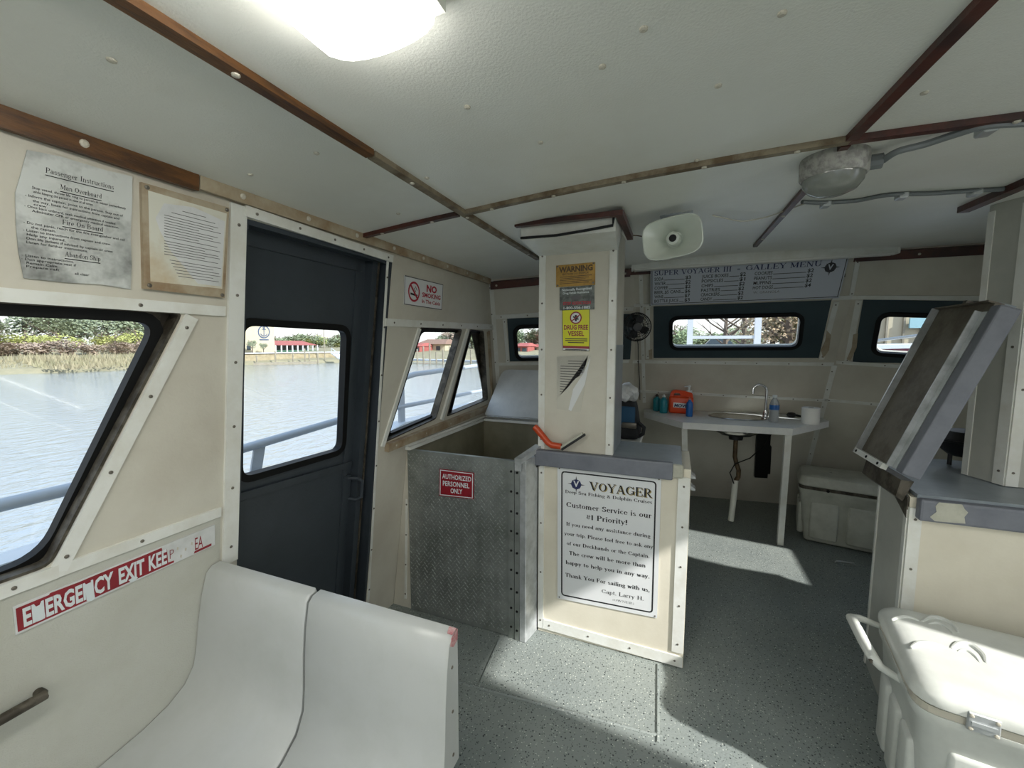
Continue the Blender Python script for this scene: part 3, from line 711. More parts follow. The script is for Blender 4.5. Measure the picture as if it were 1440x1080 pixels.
# ---- pillar on the port console
p = thing('pillar', 'beige square pillar covered with warning stickers, rising to the ceiling', 'pillar', (-.42, 1.99, .912))
MB().box((-.592, 1.84, .910), (-.25, 2.15, 1.92)).build('shaft', 'beige', p)
PL = Plane((0, 1.84, 0), (1, 0, 0), (0, 0, 1)); PR = Plane((-.25, 0, 0), (0, 1, 0), (0, 0, 1))
ptrim(p, PL, (-.577, .912), (-.577, 1.845), .030, 5)
ptrim(p, PL, (-.262, .912), (-.262, 1.845), .030, 5)
MB().strip(PR, (1.853, .912), (1.853, 1.845), .026, -.002, .005).build('corner_trim', 'white', p)
MB().strip(PR, (2.01, .905), (2.01, 1.40), .26, .0, .003).build('side_panel', 'bluegray', p)
b = MB(); zf = 1.862      # stepped crown below the wood moulding
b.hexa([(-.60, 1.62, 1.822), (-.225, 1.62, 1.822), (-.245, 1.845, 1.80), (-.595, 1.845, 1.80), (-.60, 1.62, 1.885), (-.225, 1.62, 1.895), (-.225, 1.845, 1.90), (-.60, 1.845, 1.88)])
b.build('crown', 'white', p)
b = MB(); b.box((-.612, 1.575, 1.866), (-.195, 1.60, 1.884)); b.box((-.220, 1.60, 1.866), (-.195, 1.96, 1.890)); b.build('crown_moulding', 'wood2', p, label='dark red wood moulding')
b = MB(); b.tube([(-.60, 1.614, 1.83), (-.45, 1.612, 1.826), (-.33, 1.612, 1.834), (-.235, 1.612, 1.842), (-.232, 1.612, 1.87)], .005, 6); b.build('cable', 'rubber', p)

# ---- engine room enclosure with tread plate gate
g = thing('tread_plate_gate', 'grey tread plate gate closing off the stairwell beside the half wall', 'gate', (-.98, 1.74, 0))
GP = Plane((0, 1.735, 0), (1, 0, 0), (0, 0, 1))
MB().box((-1.262, 1.735, .004), (-.700, 1.755, .868)).build('plate', 'tread', g)
b = MB(); pitch = .0235; i = 0
lz = .03
while lz < .855:
    lx = -1.252+(.5*pitch if i % 2 else 0); j = 0
    while lx < -.712:
        s_ = 1 if (i+j) % 2 else -1; a = s_*.8
        d = V((math.cos(a)*.0085, math.sin(a)*.0085)); n_ = V((-d.y, d.x))*.27
        c_ = V((lx, lz)); q = [c_-d, c_+n_, c_+d, c_-n_]
        base = [b.bm.verts.new(GP.P(v.x, v.y, 0)) for v in q]; top = [b.bm.verts.new(GP.P(*(c_+(v-c_)*.6), .0028)) for v in q]
        for k in range(4): b.bm.faces.new([base[k], base[(k+1) % 4], top[(k+1) % 4], top[k]])
        b.bm.faces.new(top); lx += pitch; j += 1
    lz += pitch*.62; i += 1
b.build('tread_lugs', 'lug', g, kind='stuff')
o = MB().box((-.702, 1.728, .0), (-.672, 1.752, .868)).build('hinge_leaf', 'tread', g)
for k in range(9): screw(o, (-.687, 1.728, .06+k*.095), (0, -1, 0), 'rubber', .006)
o = MB().box((-.668, 1.724, .0), (-.644, 1.755, .868)).build('hinge_leaf', 'tread', g)
for k in range(9): screw(o, (-.656, 1.724, .05+k*.096), (0, -1, 0), 'rubber', .006)
o = MB().prism([(-.644, 1.722, 0), (-.612, 1.722, 0), (-.590, 1.828, 0), (-.644, 1.828, 0)], (0, 0, .878)).bevel(.003, 1).build('gate_post', 'alu', g)
MB().prism([(-.662, 1.705, .868), (-.628, 1.702, .868), (-.575, 1.84, .905), (-.610, 1.85, .905)], (0, 0, .022)).build('latch_bracket', 'alu', g)
MB().box((-.660, 1.702, .835), (-.630, 1.712, .872)).build('catch', 'alu', g)

s = thing('stairwell_enclosure', 'open white rimmed stairwell box behind the tread plate gate', 'hatch', (-.95, 2.2, 0))
b = MB(); b.box((-1.266, 1.76, .02), (-1.25, 2.66, .87)); b.build('side_lining', 'inner', s)
b = MB(); b.box((-1.25, 2.62, .02), (-.60, 2.66, .87)); b.build('back_lining', 'inner', s)
b = MB(); b.box((-.612, 1.86, .02), (-.59, 2.66, .87)); b.build('side_lining', 'inner', s)
b = MB(); b.box((-1.266, 1.722, .868), (-1.236, 2.66, .884)); b.box((-1.264, 1.722, .884), (-1.256, 2.66, .896)); b.build('rim', 'white', s)
b = MB(); b.box((-1.243, 2.60, .868), (-.59, 2.67, .884)); b.box((-1.25, 2.655, .884), (-.59, 2.67, .90)); b.build('rim', 'white', s)
o = MB().hexa([(-1.380, 1.742, 0), (-1.264, 1.742, 0), (-1.264, 1.79, 0), (-1.380, 1.79, 0), (-1.268, 1.742, .868), (-1.262, 1.742, .868), (-1.262, 1.79, .868), (-1.268, 1.79, .868)]).build('side_post', 'beige', s)
WPp = Plane((0, 1.742, 0), (1, 0, 0), (0, 0, 1))
ptrim(s, WPp, (-1.300, .05), (-1.276, .60), .012, 4, o1=.004)
lid = thing('hatch_cover', 'pale blue-grey stairwell lid propped open against the forward wall', 'hatch cover', (-.95, 2.66, .9))
LP = Plane((-1.215, 2.60, .912), (1, 0, 0), (0, .215, .325))
lw = .62; lh = .37
MB().plate(LP, [rpoly([(-.02, 0), (lw, 0), (lw, lh), (.035, lh)], [.01, .01, .02, .06], 6)], -.018, 0).bevel(.003, 1).build('panel', 'lidp', lid)
MB().tube([LP.P(0, -.004, -.009), LP.P(lw, -.004, -.009)], .006, 8).build('hinge', 'alu', lid)

# ---- starboard console, its pillar and the raised counter flap
t = thing('starboard_console', 'cream console with scraped grey edge behind the white cooler', 'console', (1.4, 2.1, 0))
b = MB(); b.prism([(.785, PANY, .002), (1.80, PANY, .002), (1.80, 2.42, .002), (.97, 2.42, .002), (.83, 2.16, .002)], (0, 0, .865)); b.build('body', 'cream', t)
ptrim(t, PP, (.802, .02), (.802, .83), .036, 5)
SP = Plane((.785, PANY, 0), (-.045, -.33, 0), (0, 0, 1))
MB().plate(SP, [[(-.335, .0), (0, .0), (0, .83), (-.335, .865)]], 0, .003).build('side_panel', 'palegrey', t)
MB().strip(SP, (-.34, .0), (-.34, .86), .016, -.004, .008).build('edge_trim', 'white', t)
MB().strip(SP, (-.015, .0), (-.015, .82), .03, .003, .006).build('edge_trim', 'white', t)
MB().plate(SP, [[(-.30, .865), (0, .865), (0, .79)]], .003, .007).build('corner_plate', 'darkalu', t, label='rusty triangular corner plate')
MB().box((.800, 1.795, .795), (1.81, PANY+.001, .872)).bevel(.008).build('counter_edge', 'gray', t)
b = MB(); P2 = Plane((0, 1.795, 0), (1, 0, 0), (0, 0, 1))
b.plate(P2, [[(.846, .869), (.905, .870), (.912, .856), (.922, .845), (.914, .828), (.918, .806), (.84, .802), (.826, .815), (.842, .835), (.838, .855)]], 0, .0012)
b.build('scraped_patch', 'grayl', t, label='scraped pale paint patch')
MB().prism([(.80, PANY-.01, .868), (1.81, PANY-.01, .868), (1.81, 2.43, .868), (.97, 2.43, .868), (.83, 2.17, .868)], (0, 0, .014)).build('countertop', 'bluegray', t)
p = thing('starboard_pillar', 'plain pale grey pillar standing on the starboard console', 'pillar', (1.35, 2.2, .882))
nc = U(1412, 683, 2, .885); fc_ = U(1353, 666, 2, .885)
pts = [(nc.x, nc.y), (1.62, nc.y), (1.62, 2.36), (fc_.x, fc_.y)]
MB().prism([(x, y, .884) for x, y in pts], (0, 0, 1.04)).build('shaft', 'palegrey', p)
PS = Plane((nc.x, nc.y, 0), (nc.x-fc_.x, nc.y-fc_.y, 0), (0, 0, 1)); PSL = math.hypot(nc.x-fc_.x, nc.y-fc_.y)
ptrim(p, PS, (-.018, .885), (-.018, 1.90), .036, 3, o1=.005)
MB().strip(PS, (-PSL+.01, .885), (-PSL+.01, 1.90), .022, -.01, .004).build('edge_trim', 'white', p)
P3 = Plane((0, nc.y, 0), (1, 0, 0), (0, 0, 1))
ptrim(p, P3, (nc.x+.017, .885), (nc.x+.017, 1.90), .034, 4)
b = MB(); b.hexa([(.915, 1.72, 1.868), (1.47, 1.66, 1.860), (1.47, 1.70, 1.860), (.93, 1.93, 1.868), (.915, 1.72, 1.895), (1.47, 1.66, 1.89), (1.47, 1.70, 1.89), (.93, 1.93, 1.895)])
b = MB()
a_, c_ = CP(1355, 291), CP(1440, 254)
d_ = (c_-a_).normalized(); n_ = V((-d_.y, d_.x, 0))*.018
b.obox(a_-n_-V((0, 0, .022)), n_*2, d_*.62, (0, 0, .03)); b.build('crown_moulding', 'wood2', p, label='dark red wood moulding')

FL0, FL1 = V((.762, 0, .955)), V((.972, 0, 1.535)); fd = (FL1-FL0).normalized(); fn = V((-fd.z, 0, fd.x))   # fn: to port side (underside)
f = thing('counter_flap', 'raised grey counter flap with aluminium edges leaning on the starboard pillar', 'counter flap', (.80, 1.98, .89))
def fp(a, n, y): return V((.755, y, .955)) + fd*a + fn*n
def fb(a0, a1, n0, n1, y0, y1): return MB().obox(fp(a0, n0, y0), fd*(a1-a0), fn*(n1-n0), (0, y1-y0, 0))
FLn = .615
fb(0, FLn, -.012, .008, 1.84, 2.15).build('board', 'ply', f)
fb(-.005, FLn-.01, -.042, .014, 1.795, 1.842).bevel(.006).build('counter_edge', 'gray', f)
fb(0, FLn-.03, .008, .012, 1.845, 1.875).build('edge_angle', 'alu', f)
fb(0, FLn-.03, .012, .030, 1.872, 1.876).build('edge_angle', 'alu', f)
o = fb(-.02, FLn, -.014, .030, 2.148, 2.156).build('edge_angle', 'alu', f)
o = fb(-.022, 0, .010, .030, 1.90, 2.156).build('end_angle', 'white', f)
for y in (1.93, 2.03, 2.13): screw(o, fp(-.011, .030, y), fn, 'rubber', .006)
fb(FLn, FLn+.006, -.02, .022, 1.85, 2.156).build('end_angle', 'ply', f)
fb(FLn+.0, FLn+.03, -.12, .0, 2.02, 2.04).build('support_bracket', 'darkalu', f)
fb(FLn-.10, FLn+.01, -.055, -.012, 1.86, 2.15).build('stiffener', 'bluegray', f)
b = MB(); b.prism([fp(-.03, -.02, 1.85), fp(-.09, -.03, 1.85), fp(-.10, -.055, 1.85), fp(-.02, -.055, 1.85)], (0, .29, 0)); b.build('hinge', 'darkalu', f)

# black bowl shaped burner on the console behind the flap
k = thing('small_grill', 'black bowl-shaped grill on short legs behind the starboard pillar', 'grill', (1.16, 2.31, .882))
MB().lathe([(.02, .045), (.06, .05), (.088, .075), (.10, .112), (.104, .114), (.094, .112), (.07, .09), (.02, .07)], (1.165, 2.31, .882), n=28).build('bowl', 'black', k, smooth=True)
MB().lathe([(.108, .112), (.112, .116), (.108, .120), (.088, .120)], (1.165, 2.31, .882), n=28).build('rim', 'black', k, smooth=True)
MB().lathe([(.085, .120), (.075, .155), (.03, .160)], (1.165, 2.31, .882), n=28).build('cap', 'black', k, smooth=True)
for a in (0.5, 2.6, 4.7):
    MB().tube([(1.165+.05*math.cos(a), 2.31+.05*math.sin(a), .935), (1.165+.05*math.cos(a), 2.31+.05*math.sin(a), .882)], .008, 8).build('leg', 'black', k)

# ---- bench shells in the foreground
t = thing('bench', 'white moulded two-seat bench in the foreground, red scuff on its corner', 'bench', (-.87, .5, 0))
prof = [(.806, .40), (.808, .66), (.807, .722), (.800, .740), (.775, .737), (.760, .722), (.748, .66), (.740, .586), (.735, .50), (.728, .44), (.705, .395), (.66, .362), (.60, .342), (.51, .327), (.36, .318), (.22, .322), (.15, .322), (.118, .305), (.110, .25),
        (.15, .25), (.155, .28), (.22, .285), (.50, .29), (.64, .31), (.735, .35), (.770, .40)]
def shell(x0, x1):
    b = MB(); n = len(prof)
    X = [x0, x0+.006, x1-.006, x1]; sh = [.004, 0, 0, .004]
    cy_, cz_ = .6, .45; R = []
    ins = inset([(y, z) for y, z in prof], .005)
    for x, s_ in zip(X, sh): R.append([b.bm.verts.new((max(x, -1.376+.13*(ins[i][1] if s_ else prof[i][1])), *(ins[i] if s_ else prof[i]))) for i in range(n)])
    for r0, r1 in zip(R, R[1:]):
        for i in range(n): b.bm.faces.new([r0[i], r0[(i+1) % n], r1[(i+1) % n], r1[i]])
    for r in (R[0], R[-1]):
        for tri in tessellate_polygon([[V((*(q), 0)) for q in prof]]): b.bm.faces.new([r[i] for i in tri])
    return b
shell(-1.36, -.887).build('seat_shell', 'gel', t, smooth=True)
o2 = shell(-.880, -.455).build('seat_shell', 'gel', t, smooth=True)
for z in (.66, .55, .44): screw(o2, (-.455, .775, z), (1, 0, 0), 'screw', .004)
MB().prism([(-.4535, .802, .737), (-.4535, .775, .732), (-.4535, .768, .716), (-.4535, .782, .706), (-.4535, .800, .712)], (-.002, 0, 0)).build('scuff', 'scuff', o2, label='red paint scuff')
MB().prism([(-.4545, .797, .7395), (-.4545, .778, .7372), (-.468, .778, .7372), (-.474, .797, .7395)], (0, 0, .002)).build('scuff', 'scuff', o2, label='red paint scuff')
MB().box((-1.28, .20, .002), (-.52, .70, .285)).build('base', 'gel', t)

# black grab bar on the port wall
hx = PW.W(62, 978, .03); hy = PW.W(0, 1013, .03)
t = thing('grab_bar', 'short dark grab bar on the lower port wall beside the bench', 'grab bar', PW.W(30, 1000, .0))
dd = (hx-hy).normalized()
MB().tube([hx+V((-.03, 0, 0)), hx+V((-.008, 0, 0)), hx, hx-dd*.02, hy-dd*.18, hy-dd*.2+V((-.03, 0, 0))], [.009, .010, .011, .011, .011, .010], 10).build('bar', 'darkalu', t, smooth=True)

# ---- coolers
def cooler(name, label, o, ax, Lx, D, H, seam, m, latches=True, handle=True, drain=False):
    o = V((o[0], o[1], 0)); a = V((ax[0], ax[1], 0)).normalized(); b_ = V((-a.y, a.x, 0)); z = V((0, 0, 1))
    t = thing(name, label, 'cooler', o+a*Lx/2+b_*D/2, 'white fishing coolers')
    P = lambda x, y, h: o+a*x+b_*y+z*h
    def loft(secs, x0=0, x1=Lx, y0=0, y1=D, r=.06, seg=6):
        m_ = MB(); R = []
        for h, i_ in secs:
            q = rpoly([(x0+i_, y0+i_), (x1-i_, y0+i_), (x1-i_, y1-i_), (x0+i_, y1-i_)], max(.012, r-i_*.5), seg)
            R.append([m_.bm.verts.new(P(x, y, h)) for x, y in q])
        for r0, r1 in zip(R, R[1:]):
            for k in range(len(r0)): m_.bm.faces.new([r0[k], r0[(k+1) % len(r0)], r1[(k+1) % len(r0)], r1[k]])
        m_.bm.faces.new(R[0][::-1]); m_.bm.faces.new(R[-1]); return m_
    body = loft([(.004, .065), (.012, .055), (seam*.30, .045), (seam*.34, .036), (seam*.86, .016), (seam*.90, .006), (seam-.024, .006), (seam-.022, .02)]).build('body', m, t, smooth=True)
    def bulge(x0, x1, y0, y1, z0, z1):
        m_ = MB(); m_.hexa([P(x0, y0, z0), P(x1, y0, z0), P(x1, y1, z0), P(x0, y1, z0), P(x0, y0, z1), P(x1, y0, z1), P(x1, y1, z1), P(x0, y1, z1)]); return m_.bevel(.014, 3)
    bulge(.08, Lx*.30, .012, .05, seam*.10, seam*.74).build('side_panel', m, body, smooth=True)
    bulge(Lx*.36, Lx-.10, .012, .05, seam*.10, seam*.74).build('side_panel', m, body, smooth=True)
    for k in range(3): bulge(.012, .05, .06+k*(D-.12)/3, .06+(k+.82)*(D-.12)/3, seam*.12, seam*.66).build('end_rib', m, body, smooth=True)
    loft([(seam-.022, .007), (seam-.003, .007)]).build('gasket_band', 'screwl' if m == 'cooler' else 'darkalu', t, label='stained band under the lid')
    lid = loft([(seam, .004), (seam+.004, 0), (seam+.020, 0), (seam+.032, .006), (H-.010, .018), (H-.002, .034), (H, .06), (H+.001, .2)], r=.07).build('lid', m, t, smooth=True)
    return t, P, body, lid
t, P, body, lid = cooler('cooler', 'large white cooler in the right foreground with side handle and crescent recesses', (.622, 1.342), (.988, -.155), 1.02, .44, .505, .452, 'cooler')
def lidline(pts, rad, dz=.0):
    W_ = [U(x, y, 2, .505+dz) for x, y in pts]; sm = []
    for i in range(len(W_)-1):
        p0, p1, p2, p3 = W_[max(i-1, 0)], W_[i], W_[i+1], W_[min(i+2, len(W_)-1)]
        for k in range(4):
            u = k/4; sm.append(.5*((2*p1)+(p2-p0)*u+(2*p0-5*p1+4*p2-p3)*u*u+(3*p1-p0-3*p2+p3)*u**3))
    sm.append(W_[-1]); n = len(sm)
    MB().tube(sm, [max(.0015, rad*math.sin(PI*(i+.7)/(n+.4))**.5) for i in range(n)], 8).build('moulded_rib', 'cooler', lid, smooth=True)
for dx, dy in ((0, 0), (225, 48)):
    for pts, rd in (([(1297, 874), (1308, 868), (1326, 871), (1342, 881), (1348, 890)], .008), ([(1305, 877), (1318, 876), (1332, 883), (1340, 891)], .005), ([(1254, 872), (1264, 868), (1278, 868), (1292, 873)], .007),
                    ([(1338, 912), (1350, 905), (1368, 909), (1384, 922), (1387, 933)], .009), ([(1347, 916), (1358, 915), (1370, 922), (1378, 932)], .005), ([(1281, 911), (1292, 905), (1308, 905), (1330, 911)], .008)):
        lidline([(x+dx, y+dy) for x, y in pts], rd)
lt = MB().obox(P(.100, -.004, .425), P(.160, 0, 0)-P(.100, 0, 0), P(0, .012, 0)-P(0, 0, 0), (0, 0, .05)).bevel(.003, 1).build('latch', 'alu', t, label='steel lid latch')
for x in (.107, .153):
    for z in (.433, .467): screw(lt, P(x, -.004, z), -(P(0, 1, 0)-P(0, 0, 0)), 'screwl', .005)
MB().obox(P(.107, -.008, .444), P(.153, 0, 0)-P(.107, 0, 0), P(0, .006, 0)-P(0, 0, 0), (0, 0, .010)).build('latch_bar', 'alu', lt)
hh = [P(.015, .395, .425), P(-.045, .385, .440), P(-.074, .362, .446), P(-.060, .25, .438), P(-.046, .185, .428), P(-.03, .172, .415), P(.02, .165, .395)]
MB().tube(hh, [.009, .012, .016, .0165, .016, .012, .010], 10).build('carry_handle', 'cooler', t, smooth=True)
MB().tube([P(-.058, .20, .424), P(-.052, .172, .424)], .006, 8).build('handle_plug', 'screw', t)
t2, P, body2, lid2 = cooler('cooler', 'long white cooler on the floor under the far end of the sink counter', (.835, 3.39), (.981, -.195), .80, .36, .49, .415, 'cooler2')
MB().tube([P(.17, .012, .40), P(.17, -.002, .40)], .010, 10).build('drain_hole', 'rubber', body2)

# ---- galley counter with sink
ZT = .87
t = thing('sink_counter', 'white galley counter with round sink, standing on two slanted legs', 'counter', (.45, 3.35, 0))
dk = [U(906, 579, 2, ZT), U(960, 594, 2, ZT), U(1115, 603, 2, ZT), U(1166, 592, 2, ZT)]
wl = lambda x: yc(x, ZT)-.004
poly = [(-.235, wl(-.235)), (dk[0].x, dk[0].y-.02), (dk[1].x, dk[1].y), (dk[2].x, dk[2].y), (dk[3].x, dk[3].y), (dk[3].x-.02, wl(dk[3].x)-.01)]
TPp = Plane((0, 0, ZT), (1, 0, 0), (0, 1, 0))
top = MB().plate(TPp, [poly, [(.435+.182*math.cos(2*PI*k/32), 3.42+.130*math.sin(2*PI*k/32)) for k in range(32)]], -.020, 0).build('countertop', 'galley', t)
b = MB()
for (x0, y0), (x1, y1) in zip(poly[1:5], poly[2:5]):
    d = V((x1-x0, y1-y0, 0)); n_ = V((-d.y, d.x, 0)).normalized()*.02
    b.obox((x0, y0, ZT-.044), d, n_, (0, 0, .024))
b.build('front_skirt', 'galley', t)
for (x, y, z), fx in (((dk[1].x+.012, dk[1].y+.02, ZT-.03), (966, 741)), ((dk[2].x-.02, dk[2].y+.02, ZT-.03), (1098, 768))):
    q = U(*fx, 2, 0); q.y += .03
    MB().hexa([q+V((-.018, -.018, 0)), q+V((.018, -.018, 0)), q+V((.018, .018, 0)), q+V((-.018, .018, 0)), V((x-.018, y-.018, z)), V((x+.018, y-.018, z)), V((x+.018, y+.018, z)), V((x-.018, y+.018, z))]).build('leg', 'white', t)
sk = V((.435, 3.42, ZT))
bn = MB().lathe([(.195, .003), (.190, .006), (.175, .004), (.165, -.01), (.150, -.09), (.12, -.115), (.03, -.12), (.0295, -.124), (.13, -.121), (.155, -.10), (.170, -.005)], sk, n=40, sx=1.0, sy=.72, xd=(1, 0, 0)).build('sink_bowl', 'steel', t, smooth=True)
MB().lathe([(.03, -.119), (.03, -.116), (.012, -.115)], sk, n=16).build('drain', 'chrome', bn)
MB().lathe([(.16, -.026), (.15, -.10), (.10, -.135), (.05, -.14), (.045, -.17)], sk, n=24, sx=1, sy=.72, xd=(1, 0, 0)).build('bowl_underside', 'black', t, smooth=True)
q = sk+V((0, 0, 0))
MB().tube([q+V((0, 0, -.16)), q+V((.0, .0, -.30)), q+V((.015, .0, -.36)), q+V((.03, .0, -.40)), q+V((.03, .0, -.45)), q+V((.01, .0, -.49))], .016, 10).build('trap_pipe', 'rust', t, smooth=True)
MB().tube([q+V((.012, .0, -.475)), q+V((.008, .01, -.60)), q+V((-.002, .02, -.80))], .021, 12).build('drain_pipe', 'pvc', t, smooth=True)
MB().tube([q+V((.27, .12, -.08)), q+V((.20, .05, -.20)), q+V((.10, .0, -.30)), q+V((0, -.02, -.35)), q+V((-.03, -.02, -.42)), q+V((0, -.02, -.50))], .004, 6).build('hose', 'rubber', t)
# faucet
fx = .615; fy = 3.42
t = thing('faucet', 'tall chrome gooseneck faucet beside the sink', 'faucet', (fx, fy, ZT))
MB().lathe([(.026, 0), (.026, .008), (.018, .014), (.016, .05), (.014, .06)], (fx, fy, ZT), n=20).build('base', 'chrome', t, smooth=True)
pts = [V((fx, fy, ZT+.05)), V((fx, fy, ZT+.20))]+[V((fx-.045+.045*math.cos(u), fy-.005*u, ZT+.20+.045*math.sin(u))) for u in [.3+i*.35 for i in range(8)]]+[V((fx-.088, fy-.014, ZT+.178))]
MB().tube(pts, .009, 12).build('spout', 'chrome', t, smooth=True)
MB().tube([(fx-.005, fy-.02, ZT+.035), (fx-.01, fy-.055, ZT+.045)], .006, 8).build('lever', 'chrome', t, smooth=True)
# black mat hanging under the counter
PB = Plane((0, yc(0, 0)-.03, 0), (1, .117, 0), (0, -.5214, 1))
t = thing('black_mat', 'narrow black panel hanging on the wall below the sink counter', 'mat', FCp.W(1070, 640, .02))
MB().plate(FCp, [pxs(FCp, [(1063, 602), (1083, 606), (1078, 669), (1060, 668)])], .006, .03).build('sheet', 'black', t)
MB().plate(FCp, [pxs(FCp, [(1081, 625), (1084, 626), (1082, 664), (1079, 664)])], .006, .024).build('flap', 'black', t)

# ---- things on the galley counter
def bottle(name, label, x, y, h, r, m, capm, lab=None, group=None):
    t = thing(name, label, 'bottle', (x, y, ZT+.001), group)
    o = MB().lathe([(r*.9, 0), (r, .006), (r, h*.62), (r*.85, h*.72), (r*.38, h*.82), (r*.36, h*.86)], (x, y, ZT+.001), n=20).build('body', m, t, smooth=True)
    MB().lathe([(r*.45, h*.86), (r*.45, h*.93), (r*.2, h*.94), (r*.2, h)], (x, y, ZT+.001), n=14).build('pump_cap', capm, t, smooth=True)
    if lab: MB().lathe([(r*1.02, h*.15), (r*1.02, h*.5)], (x, y, ZT+.001), n=20, cap=False).build('label', lab, t, smooth=True)
    return t
def at(px, py): q = U(px, py, 2, ZT); return q.x, min(q.y, yc(q.x, ZT)-.05)
x, y = at(933, 580); bottle('spray_bottle', 'teal bottle with white cap, right of the darker bottle', x, y-.02, .145, .030, 'teal', 'label')
x2, y2 = at(926, 578); bottle('spray_bottle', 'dark teal bottle half hidden at the far left of the counter', x2-.015, y2+.01, .135, .030, 'teal', 'black')
x, y = at(969, 585); bottle('soap_bottle', 'small blue soap bottle in front of the orange jug', x, y-.02, .145, .024, 'blue', 'clear')
# orange jug
x, y = at(957, 580); y -= .03
t = thing('orange_jug', 'big orange hand cleaner jug with pump on the sink counter', 'jug', (x, y, ZT+.001))
wj, dj, hj = .088, .05, .185
jb = MB().box((x-wj, y-dj, ZT+.001), (x+wj, y+dj, ZT+.135)).bevel(.02, 4).build('body', 'orange', t, smooth=True)
PJ = Plane((x, y, ZT), (1, 0, 0), (0, 0, 1))
MB().plate(PJ, [rpoly([(-wj+.008, .10), (wj-.004, .10), (wj-.008, .165), (-.01, .18), (-.06, .18), (-.082, .15)], .02, 5), rpoly([(-.058, .138), (-.005, .138), (-.012, .158), (-.048, .160)], .008, 4)], -.030, .030).bevel(.006, 2).build('grip', 'orange', t, smooth=True)
MB().lathe([(.022, .160), (.022, .182), (.008, .184), (.008, .205), (.012, .207), (.012, .218)], (x+.055, y, ZT), n=16).build('pump', 'label', t, smooth=True)
MB().tube([(x+.055, y, ZT+.213), (x+.02, y-.03, ZT+.210)], .005, 8).build('nozzle', 'label', t, smooth=True)
sj = Sign((x-.055, y-dj-.001, ZT+.088), (x+.06, y-dj-.001, ZT+.082), (x+.06, y-dj-.001, ZT+.045), (x-.055, y-dj-.001, ZT+.05))
sj.poly('label', [(0, 0), (1, 0), (1, 1), (0, 1)], .0005); sj.text('blueink', 'MOVE', .05, .9, .85, .6, .04, off=.0015, shear=.2)
sj.done(t, {'label': 'label', 'blueink': 'lettering'})
# water bottle
x, y = at(1088, 590)
y -= .10; x -= .02
t = thing('water_bottle', 'clear plastic water bottle with blue label beside the faucet', 'bottle', (x, y, ZT+.001))
MB().lathe([(.026, 0), (.030, .008), (.030, .11), (.029, .12), (.022, .145), (.012, .162), (.012, .172)], (x, y, ZT+.001), n=20).build('body', 'cloudy', t, smooth=True)
MB().lathe([(.0145, .168), (.0145, .184), (.004, .185)], (x, y, ZT+.001), n=16).build('cap', 'label', t, smooth=True)
MB().lathe([(.0308, .085), (.0308, .118)], (x, y, ZT+.001), n=20, cap=False).build('label', 'blue', t, smooth=True)
# paper roll
x, y = at(1136, 594); y -= .05
t = thing('paper_roll', 'white paper roll standing at the right end of the sink counter', 'paper roll', (x, y, ZT+.001))
MB().lathe([(.050, 0), (.052, .004), (.052, .108), (.048, .110), (.018, .110), (.017, .10)], (x, y, ZT+.001), n=28).build('paper', 'tissue', t, smooth=True)
MB().lathe([(.017, .0), (.017, .109), (.014, .109), (.014, .06)], (x, y, ZT+.001), n=16).build('core', 'ply', t, smooth=True)
# small black strainer / tap part
x, y = at(1112, 585); y -= .06
t = thing('black_scrubber', 'small black scrubber lying between water bottle and paper roll', 'scrubber', (x, y, ZT+.001))
MB().lathe([(.012, 0), (.026, .006), (.030, .018), (.022, .032), (.008, .036)], (x-.01, y, ZT+.001), n=14, sx=1.1).build('head', 'black', t, smooth=True)
MB().tube([(x+.01, y, ZT+.018), (x+.045, y-.01, ZT+.012), (x+.07, y-.012, ZT+.009)], [.010, .007, .006], 8).build('handle', 'black', t, smooth=True)

# ---- locker and bag behind the pillar
t = thing('locker', 'low white locker behind the port pillar under the black bag', 'locker', (-.35, 2.62, 0))
MB().box((-.575, 2.42, .002), (-.19, 2.85, .80)).bevel(.004, 1).build('body', 'white', t)
MB().box((-.58, 2.41, .80), (-.18, 2.86, .82)).bevel(.004, 1).build('lid', 'white', t)
t = thing('backpack', 'black bag with blue pockets standing behind the port pillar', 'bag', (-.30, 2.66, .821))
b = MB(); b.hexa([(-.50, 2.56, .822), (-.185, 2.56, .822), (-.185, 2.80, .822), (-.50, 2.80, .822), (-.48, 2.58, 1.06), (-.225, 2.58, 1.06), (-.225, 2.78, 1.06), (-.48, 2.78, 1.06)]); b.bevel(.035, 3)
bb = b.build('body', 'blackcloth', t, smooth=True)
MB().box((-.300, 2.545, .92), (-.215, 2.565, 1.03)).bevel(.008, 2).build('pocket', 'bluecloth', t, smooth=True)
MB().box((-.290, 2.538, .90), (-.205, 2.556, .935)).bevel(.006, 2).build('strap', 'screw', t, smooth=True)
MB().tube([(-.20, 2.60, .93), (-.165, 2.60, .90), (-.17, 2.60, .86), (-.20, 2.6, .84)], .012, 8).build('side_strap', 'blackcloth', t, smooth=True)
b = MB(); bmesh.ops.create_icosphere(b.bm, subdivisions=3, radius=1)
for v in b.bm.verts:
    n_ = v.co.normalized(); k = 1+.13*math.sin(7*n_.x+3*n_.y)*math.sin(6*n_.z+2)+.07*math.sin(15*n_.y+9*n_.z)
    v.co = V((-.285+n_.x*.078*k, 2.65+n_.y*.07*k, 1.10+n_.z*.062*k))
tag(b.build('plastic_bag', 'bag', smooth=True), 'crumpled white plastic bag lying on top of the black bag', 'bag')

q = U(1187, 792, 2, 0)
t = thing('hatch_pull', 'small flush pull handle on the floor beside the far cooler', 'handle', (q.x, q.y, 0))
MB().box((q.x-.065, q.y-.03, .0005), (q.x+.065, q.y+.03, .005)).bevel(.003, 1).build('plate', 'floor', t)
MB().tube([(q.x-.05, q.y-.012, .004), (q.x-.045, q.y-.012, .014), (q.x+.045, q.y-.012, .014), (q.x+.05, q.y-.012, .004)], .005, 6).build('grip', 'alu', t)

